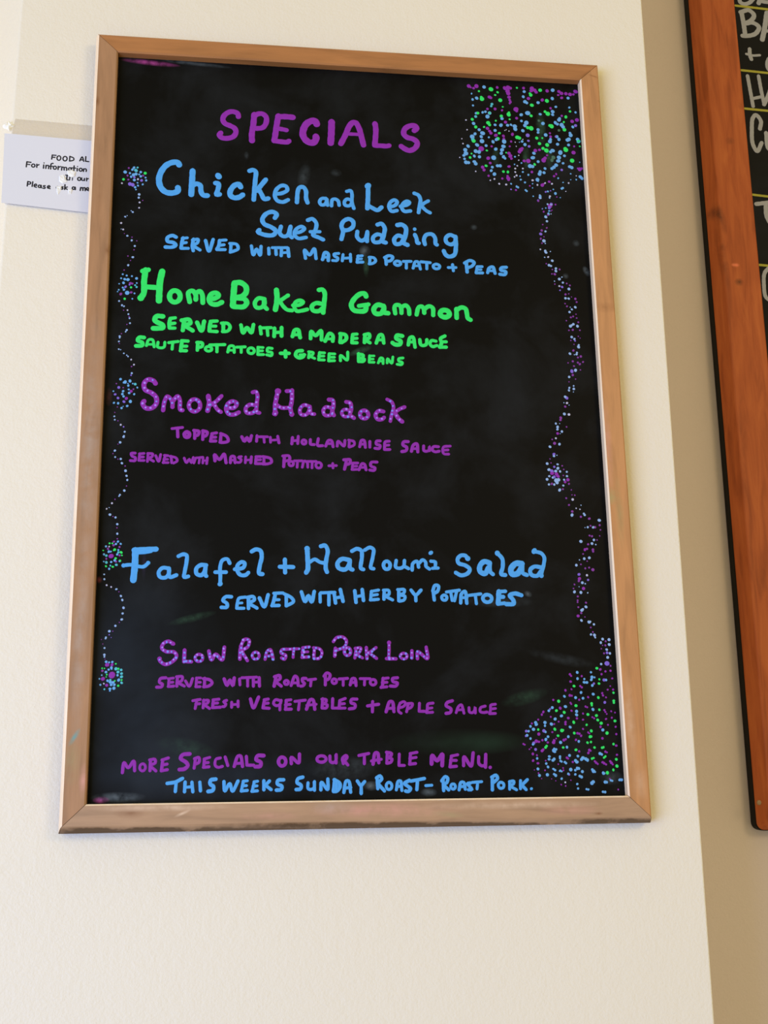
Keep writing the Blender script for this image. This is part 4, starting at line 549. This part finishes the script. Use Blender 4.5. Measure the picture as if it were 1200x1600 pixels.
    ('dot_cluster', 'scattered blue, green and purple dots in the bottom right corner', '2545,-2914,16g 2582,-2927,16p 2638,-2948,12p 2695,-2941,12p 2593,-2978,12p 2325,-2958,17e 2243,-2978,14p 2255,-2995,14p 2324,-3025,17e 2372,-2998,12p 2477,-2957,14e 2485,-3009,18e 2476,-3036,16e 2513,-3012,10e 2399,-3029,13e 2396,-3064,17e 2425,-3066,18e 2483,-3098,17e 2502,-3078,13v 2565,-3033,13g 2558,-3078,16g 2617,-3040,17v 2639,-3040,16e 2708,-3024,12p 2246,-3056,14p 2281,-3104,17g 2349,-3104,13p 2366,-3118,12p 2251,-3138,12p 2184,-3149,14p 2681,-3106,10p 2710,-3143,13p 2712,-3177,14g 2650,-3144,12p 2354,-3173,17e 2487,-3191,18e 2587,-3181,13p 2594,-3205,13p 2626,-3226,12p 2541,-3228,16g 2229,-3203,17p 2250,-3206,13p 2169,-3213,16e 2291,-3227,18e 2372,-3234,17e 2329,-3250,13p 2429,-3223,13p 2045,-3250,13p 2103,-3264,17g 2231,-3281,12p 2239,-3294,12p 2609,-3279,17v 2709,-3263,16g 2709,-3283,14g 2463,-3291,16g 2464,-3309,14g 2290,-3312,19g 2174,-3321,18e 2394,-3322,13p 2412,-3330,13p 2116,-3337,18p 2030,-3331,15e 1990,-3364,15e 2004,-3347,14v 2073,-3363,17g 2157,-3382,17g 2474,-3353,18e 2544,-3357,16g 2599,-3361,13p 2609,-3381,13p 2622,-3402,10p 2673,-3374,12p 2293,-3372,18e 2291,-3409,17e 2238,-3365,13p 2125,-3419,17e 2415,-3406,17g 2362,-3396,13p 1930,-3376,15p 1912,-3404,14p 2508,-3418,17g 2462,-3435,12p 2481,-3447,12p 2519,-3465,17g 2292,-3446,14p 2198,-3442,15p 2054,-3451,18e 2008,-3428,10p 2358,-3460,13p 2555,-3499,17g 2611,-3455,13p 2675,-3442,12p 2714,-3388,9p 2708,-3476,17g 1870,-3456,13p 1841,-3487,17e 1847,-3507,18e 1783,-3526,15e 1799,-3496,12p 1942,-3487,17e 1940,-3521,14e 2011,-3504,18e 2041,-3504,12p 2091,-3479,12p 2165,-3485,15p 2164,-3507,14p 2255,-3487,18g 2394,-3515,14g 2213,-3537,17e 1814,-3557,19e 1865,-3560,13g 1735,-3575,18v 1760,-3576,13e 1926,-3574,20v 1942,-3585,13e 1869,-3607,17p 2045,-3558,18g 2121,-3572,18g 2135,-3569,13g 2545,-3537,15p 2568,-3570,18e 2612,-3603,18g 2628,-3517,12p 2711,-3538,13p 2352,-3558,12p 2441,-3579,18g 2406,-3595,12p 2419,-3605,10p 2254,-3600,17g 2289,-3602,15p 2310,-3608,15p 2327,-3629,15p 2424,-3639,17g 2438,-3639,13g 2016,-3588,12p 1741,-3619,18e 1727,-3626,11v 1777,-3653,14e 1967,-3635,17e 1942,-3664,18e 2076,-3626,15g 2187,-3637,17e 2157,-3664,14p 2136,-3672,15p 2054,-3655,10p 2024,-3695,19p 2032,-3675,15p 1838,-3680,22p 1865,-3687,15p 1809,-3700,19v 1801,-3713,14e 1904,-3671,13p 1961,-3695,13p 2100,-3696,18e 2268,-3671,15p 2298,-3687,17e 2392,-3701,15g 2430,-3695,13g 2558,-3658,17p 2713,-3615,14p 2675,-3719,14g 2704,-3735,15p 1698,-3708,11p 1712,-3716,11p 1934,-3747,15g 1946,-3732,14g 2465,-3753,15g 2548,-3756,14g 2563,-3751,14g 2166,-3746,17e 2125,-3749,15g 1896,-3780,17p 1909,-3767,14p 2019,-3781,20e 2032,-3791,18e 2047,-3768,15e 2027,-3762,15e 1826,-3766,15v 1760,-3763,10p 1779,-3746,8p 1794,-3812,15p 1837,-3826,11p 2262,-3775,17g 2408,-3779,18p 2421,-3786,12p 2395,-3808,15p 2296,-3791,13p 2581,-3797,14p 2597,-3805,12p 2521,-3816,17e 2540,-3825,15e 2705,-3831,13p 2189,-3832,18e 2160,-3856,15p 2173,-3866,10p 2279,-3840,17e 2318,-3873,19e 2333,-3860,20e 2364,-3871,19e 2381,-3882,18e 2430,-3868,14g 2447,-3862,13g 2563,-3858,14g 2578,-3847,14g 2695,-3878,15g 1970,-3840,15e 1966,-3869,16e 2007,-3880,16e 2021,-3867,18e 2085,-3842,15e 2084,-3858,15e 2089,-3888,15e 2100,-3895,13e 2133,-3899,13e 2146,-3911,13e 2251,-3886,17e 2265,-3901,18e 2220,-3900,14p 2460,-3896,14p 2473,-3910,15p 2489,-3923,11p 2543,-3907,14p 2559,-3917,15p 2579,-3929,13p 2628,-3898,14p 2639,-3914,17p 2652,-3930,13p 1838,-3859,14e 1793,-3881,15p 1844,-3909,15p 1933,-3913,16e 1928,-3883,10p 1950,-3948,16e 2062,-3921,9p 2697,-3948,18g 1841,-3967,15e 1802,-3977,6p 1916,-3982,10p 2008,-3970,14e 2024,-3982,13e 2078,-3989,14e 2094,-3995,11e 2112,-3961,10p 2114,-3985,10p 2194,-3978,18e 2264,-3967,18e 2281,-3967,17e 2242,-3985,14e 2318,-4000,19e 2427,-3981,18e 2439,-3998,20e 2453,-4005,14e 2655,-3987,15g 2544,-4019,18e 2555,-4022,14e 2588,-4016,18g 1854,-4034,16e 1844,-4010,10p 1939,-4028,18e 2012,-4023,14e 2028,-4036,16e 2171,-4027,15v 2164,-4021,13e 2240,-4028,15e 2287,-4046,16e 2305,-4055,16e 1875,-4067,6p 1982,-4071,6p 2025,-4091,6p 2090,-4070,14e 2127,-4108,10l 2188,-4087,8p 2082,-4131,9p 2129,-4145,9p 2255,-4127,14e 2261,-4173,14e 2414,-4120,19e 2429,-4107,18e 2558,-4111,18e 2574,-4112,17e 2620,-4094,14e 2635,-4099,14e 2719,-4090,17e 2738,-4091,17e 2611,-4079,9p 2694,-4190,10p 2352,-4181,14e 2371,-4185,14e 2529,-4211,14e 2551,-4214,14e'),
]
for n, (name, label, text) in enumerate(DOTS):
    ink = Ink(PY, 0.00025, 60 + n)
    for q, item in enumerate(text.split()):
        p = item[:-1].split(',')
        x, z, r = (float(w) / 10000 for w in p)
        ink.dot(x, z, r, PEN_ORDER.index(item[-1]), 0.0002 + 0.00002 * (q % 12), 9)
    o = ink.build(name, panel, [PEN[q] for q in PEN_ORDER])
    o['label'] = label


# ---------------------------------------------------------------- menu board on the set-back wall
MX0, MZ0, MY = 0.6164, 1.4907, 0.4090          # outer left, lower edge, front face depth
MW, MH, MR = 0.8, 1.9, 0.011
menu = thing('menu_board', 'black menu board with grey lettering and an orange-brown wood frame, on the set-back wall', 'menu board', (MX0, RECESS, MZ0))
MF = MY - RECESS


def rounded(inset, rad, seg=7):
    out = []
    for cx, cz, a0 in ((inset + rad, inset + rad, 180), (MW - inset - rad, inset + rad, 270), (MW - inset - rad, MH - inset - rad, 0), (inset + rad, MH - inset - rad, 90)):
        for q in range(seg + 1):
            t = math.radians(a0 + 90.0 * q / seg)
            out.append((cx + rad * math.cos(t), cz + rad * math.sin(t)))
    return out


def ring_mesh(name, rings, mat, closed=True):
    v, f = [], []
    n = len(rings[0][0])
    for pts, y in rings:
        v += [(x, y, z) for x, z in pts]
    for q in range(len(rings) - 1):
        for s in range(n):
            w = (s + 1) % n
            f.append((q * n + s, q * n + w, (q + 1) * n + w, (q + 1) * n + s))
    return mesh(name, v, f, menu, [mat])


BEV, BEVD, MFW = 0.0145, 0.019, 0.0742
ring_mesh('frame', [(rounded(0.0, MR), MF + BEVD), (rounded(BEV * .94, MR * .5), MF + BEVD * .05), (rounded(BEV * 1.05, MR * .45), MF), (rounded(MFW - 0.002, 0.003), MF),
                    (rounded(MFW, 0.002), MF + 0.002), (rounded(MFW, 0.002), MF + 0.011)], M_MENU_WOOD)
o = ring_mesh('edge_band', [(rounded(0.0002, MR), -0.003), (rounded(-0.0008, MR), MF + BEVD + 0.002), (rounded(-0.0004, MR), MF + BEVD - 0.0005), (rounded(0.002, MR), MF + BEVD + 0.001)], M_BLACK_EDGE)
o['label'] = 'black painted outer edge'
pv, pf = box(MFW - 0.001, MW - MFW + 0.001, MF + 0.006, MF + 0.010, MFW - 0.001, MH - MFW + 0.001)
menu_panel = mesh('chalkboard_panel', pv, pf, menu, [M_BOARD_MENU])
for n, text in enumerate(['37.98,883,13856,870,13695,947,13662,1040,13700,1140,13819 41.77,1202,13701,1291,13892 38.03,1277,13741,1374,13736,1551,13775', '41.5,876,13497,895,13262,904,13057 41.49,861,13492,1009,13545,1096,13457,1045,13354,923,13274 41.34,922,13271,1059,13302,1164,13226,1094,13093,964,13037,857,13028 45.47,1332,13517,1271,13235,1203,12984 41.68,1332,13517,1401,13523,1477,12997 31.97,1260,13156,1440,13171', '35.39,959,12775,954,12662,972,12582 24.15,892,12676,1001,12656,1127,12672 33.59,1376,12677,1281,12611,1243,12491,1270,12397,1367,12395', '33.18,877,12251,898,11985,923,11679 33.24,1072,12262,1092,11999,1121,11735 29.27,937,11826,1108,11877 36.58,1120,11726,1204,11894,1332,12209', '36.22,1005,11259,1034,11408,961,11516,898,11454,861,11227,855,10965,918,10836,1010,10995 36.21,1106,11188,1115,10909,1188,10858,1290,11201', '36.97,817,9864,927,9885,1118,9919 38.8,980,9874,974,9658,1029,9517', '32.77,941,8746,847,8640,816,8429,829,8221,903,8156']):
    ink = Ink(MF + 0.006, 0.0004, 91 + n)
    ink_lines(ink, text)
    ink.build('lettering', menu_panel, [PEN['w']])['label'] = 'grey hand-drawn letters'
for text in ['22.67,782,13616,1139,13602,1676,13577', '22.14,781,12354,1027,12345,1555,12323', '21.84,770,11624,962,11617,1486,11601', '21.18,760,10031,888,10022,1331,9996', '20.67,742,8778,809,8776,1213,8761']:
    ink = Ink(MF + 0.006, 0.0003, 92)
    ink_lines(ink, text)
    ink.build('ruled_line', menu_panel, [PEN['y']])['label'] = 'yellow hand-ruled line'
sx, sz = -0.0018, 0.0378
ink = Ink(MF, 0.0009, 5)
ink.dot(sx, sz, 0.0034, 0, 0.0012, 14)
ink.build('screw', menu, [M_SCREW])


# ---------------------------------------------------------------- laminated notice and its tape
def quad_sheet(corners, nx, nz, fy):
    """grid between four (x, z) corners: top left, top right, bottom right, bottom left"""
    tl, tr, br, bl = [Vector(c) for c in corners]
    v, f = [], []
    for j in range(nz + 1):
        for i in range(nx + 1):
            u, w = i / nx, j / nz
            p = tl.lerp(tr, u).lerp(bl.lerp(br, u), w)
            v.append((p[0], fy(u, w), p[1]))
    for j in range(nz):
        for i in range(nx):
            a = j * (nx + 1) + i
            f.append((a, a + 1, a + nx + 2, a + nx + 1))
    return v, f


def solid(o, t):
    md = o.modifiers.new('thickness', 'SOLIDIFY')
    md.thickness = t
    md.offset = 0


NC = [(-0.4056, 2.2701), (-0.3014, 2.2671), (-0.2980, 2.1737), (-0.4025, 2.1810)]
notice_z = sum(c[1] for c in NC) / 4
notice_x = sum(c[0] for c in NC) / 4
notice = thing('paper_notice', 'white laminated paper notice about food, tucked behind the left side of the pale frame', 'notice', (notice_x, 0, notice_z))
loc = [(x - notice_x, z - notice_z) for x, z in NC]
sheet_y = lambda u, w: -0.0006 - 0.0024 * w * w
v, f = quad_sheet(loc, 10, 10, sheet_y)
o = mesh('sheet', v, f, notice, [M_PAPER])
solid(o, 0.0003)
ink = Ink(0, 0.00004, 33)
ink.plain = True
ink_lines(ink, '8.033,11,228,8,175 8.033,11,228,53,227 8.027,10,201,43,199 o,8,87,194,21,29 o,8,156,191,23,29 8.053,208,225,208,163 8.053,208,224,251,205,253,180,208,163 8.054,322,174,346,227,367,171 7.675,332,188,362,187 8.074,387,233,387,173 8.061,387,173,423,171 8.234,-265,121,-267,57 8.234,-265,122,-220,118 7.594,-265,91,-230,88 o,8,-191,78,18,20 8.241,-153,98,-151,58 8.237,-152,82,-129,94 8.248,-76,94,-76,52 8.254,-74,120,-74,118 8.251,-50,91,-50,51 8.248,-49,82,-28,93,-19,80,-20,50 8.265,26,121,8,116,4,47 7.618,-10,83,26,83 o,8,50,67,17,20 8.265,87,87,87,46 8.261,88,72,110,86 8.268,127,83,127,42 8.266,127,76,148,80,155,44 8.269,155,75,172,80,181,70,183,41 o,8,218,60,15,18 8.279,234,78,236,42 8.288,263,105,263,44 7.643,246,78,282,77 8.285,300,74,300,42 8.291,301,100,301,98 o,8,339,60,17,19 8.293,372,74,371,40 8.291,372,68,390,76,402,64,401,42 7.997,192,-22,190,-79 7.615,177,-20,210,-22 7.603,174,-79,208,-81 7.615,223,-43,222,-81 5.71,224,-51,244,-43,254,-55,253,-82 o,8,329,-60,17,20 7.628,357,-45,358,-72,374,-78,386,-68,387,-43,389,-78 7.634,411,-44,413,-80 7.631,411,-59,430,-49 8.18,-237,-131,-239,-189 8.18,-237,-131,-205,-140,-208,-160,-237,-165 8.185,-182,-131,-185,-191 7.548,-163,-177,-136,-176,-145,-157,-161,-165,-162,-190,-137,-200 o,8,-104,-184,14,16 8.187,-87,-170,-84,-202 7.561,-42,-172,-62,-175,-56,-187,-40,-194,-45,-208,-67,-205 7.561,-15,-187,12,-185,3,-168,-13,-175,-14,-198,14,-207 o,6,95,-188,14,15 5.682,114,-177,115,-202 7.581,156,-173,137,-179,155,-191,153,-205,134,-202 8.222,176,-145,176,-206 7.586,203,-172,178,-187,209,-205 o,8,273,-183,14,16 8.229,291,-169,294,-201 8.235,352,-170,349,-208 8.234,352,-177,373,-170,379,-206 8.237,379,-174,399,-169,405,-207 7.604,418,-190,442,-189,433,-165,419,-174,416,-191,443,-205')
zt, zb = max(c[1] for c in loc), min(c[1] for c in loc)
fit = []
for x, y, z in ink.v:
    w = min(1, max(0, (loc[0][1] - z + (x - loc[0][0]) * (loc[1][1] - loc[0][1]) / (loc[1][0] - loc[0][0])) / (loc[0][1] - loc[3][1])))
    fit.append((x, sheet_y(0, w) - 0.00016 + y, z))
ink.v = fit
ink.build('printed_text', o, [PEN['k']])['label'] = 'black printed words'


def crumple(outline, amp, seed, y0, layers=3):
    """small crinkled patch of film: rings shrinking to the centre, pushed in and out"""
    rnd = random.Random(seed)
    cx = sum(p[0] for p in outline) / len(outline)
    cz = sum(p[1] for p in outline) / len(outline)
    v, f = [], []
    n = len(outline)
    for q in range(layers):
        s = 1 - q / layers
        for x, z in outline:
            v.append((cx + (x - cx) * s * rnd.uniform(.88, 1.0), y0 - (0 if q == 0 else rnd.uniform(0.1, 1) * amp), cz + (z - cz) * s * rnd.uniform(.88, 1.0)))
    v.append((cx, y0 - amp * .6, cz))
    for q in range(layers - 1):
        for s in range(n):
            w = (s + 1) % n
            f.append((q * n + s, q * n + w, (q + 1) * n + w, (q + 1) * n + s))
    for s in range(n):
        f.append(((layers - 1) * n + s, (layers - 1) * n + (s + 1) % n, layers * n))
    return v, f


for n, outline in enumerate([[(-0.3338, 2.2264), (-0.3282, 2.2284), (-0.3230, 2.2254), (-0.3234, 2.2197), (-0.3275, 2.2170), (-0.3320, 2.2199)], [(-0.3419, 2.2193), (-0.3371, 2.2212), (-0.3340, 2.2174), (-0.3322, 2.2118), (-0.3371, 2.2090), (-0.3415, 2.2120)], [(-0.3440, 2.2061), (-0.3376, 2.2066), (-0.3380, 2.2001), (-0.3411, 2.1926), (-0.3436, 2.1997)], [(-0.3311, 2.2037), (-0.3253, 2.2033), (-0.3264, 2.1967), (-0.3299, 2.1957)]]):
    v, f = crumple([(x - notice_x, z - notice_z) for x, z in outline], 0.0012, 7 + n, -0.0022)
    mesh('tape_glare_patch', v, f, notice, [M_CRUMPLE_GLARE])['label'] = 'crinkled patch of clear tape with its glare painted white'

TC = [(-0.3950, 2.2898), (-0.3039, 2.2872), (-0.3029, 2.2672), (-0.3980, 2.2705)]
tx, tz = sum(c[0] for c in TC) / 4, sum(c[1] for c in TC) / 4
v, f = quad_sheet([(x - tx, z - tz) for x, z in TC], 6, 2, lambda u, w: -0.00035 - 0.0001 * math.sin(u * 5))
o = mesh('clear_tape', v, f, None, [M_TAPE], None, True)
o.location = (tx, 0, tz)
solid(o, 0.00006)
o['label'] = 'wide strip of clear tape stuck to the wall along the top of the notice'
o['category'] = 'tape'
outline = [(-0.4020, 2.2868), (-0.3982, 2.2837), (-0.3944, 2.2807), (-0.3978, 2.2780), (-0.4002, 2.2720), (-0.4026, 2.2751), (-0.4077, 2.2764), (-0.4086, 2.2797), (-0.4045, 2.2824)]
tx, tz = outline[0]
v, f = crumple([(x - tx, z - tz) for x, z in outline], 0.004, 21, -0.0006, 4)
o = mesh('clear_tape', v, f, None, [M_CRUMPLE_GLARE])
o.location = (tx, 0, tz)
o['label'] = 'small crumpled bit of tape, its glare painted white, on the wall corner above the notice'
o['category'] = 'tape'
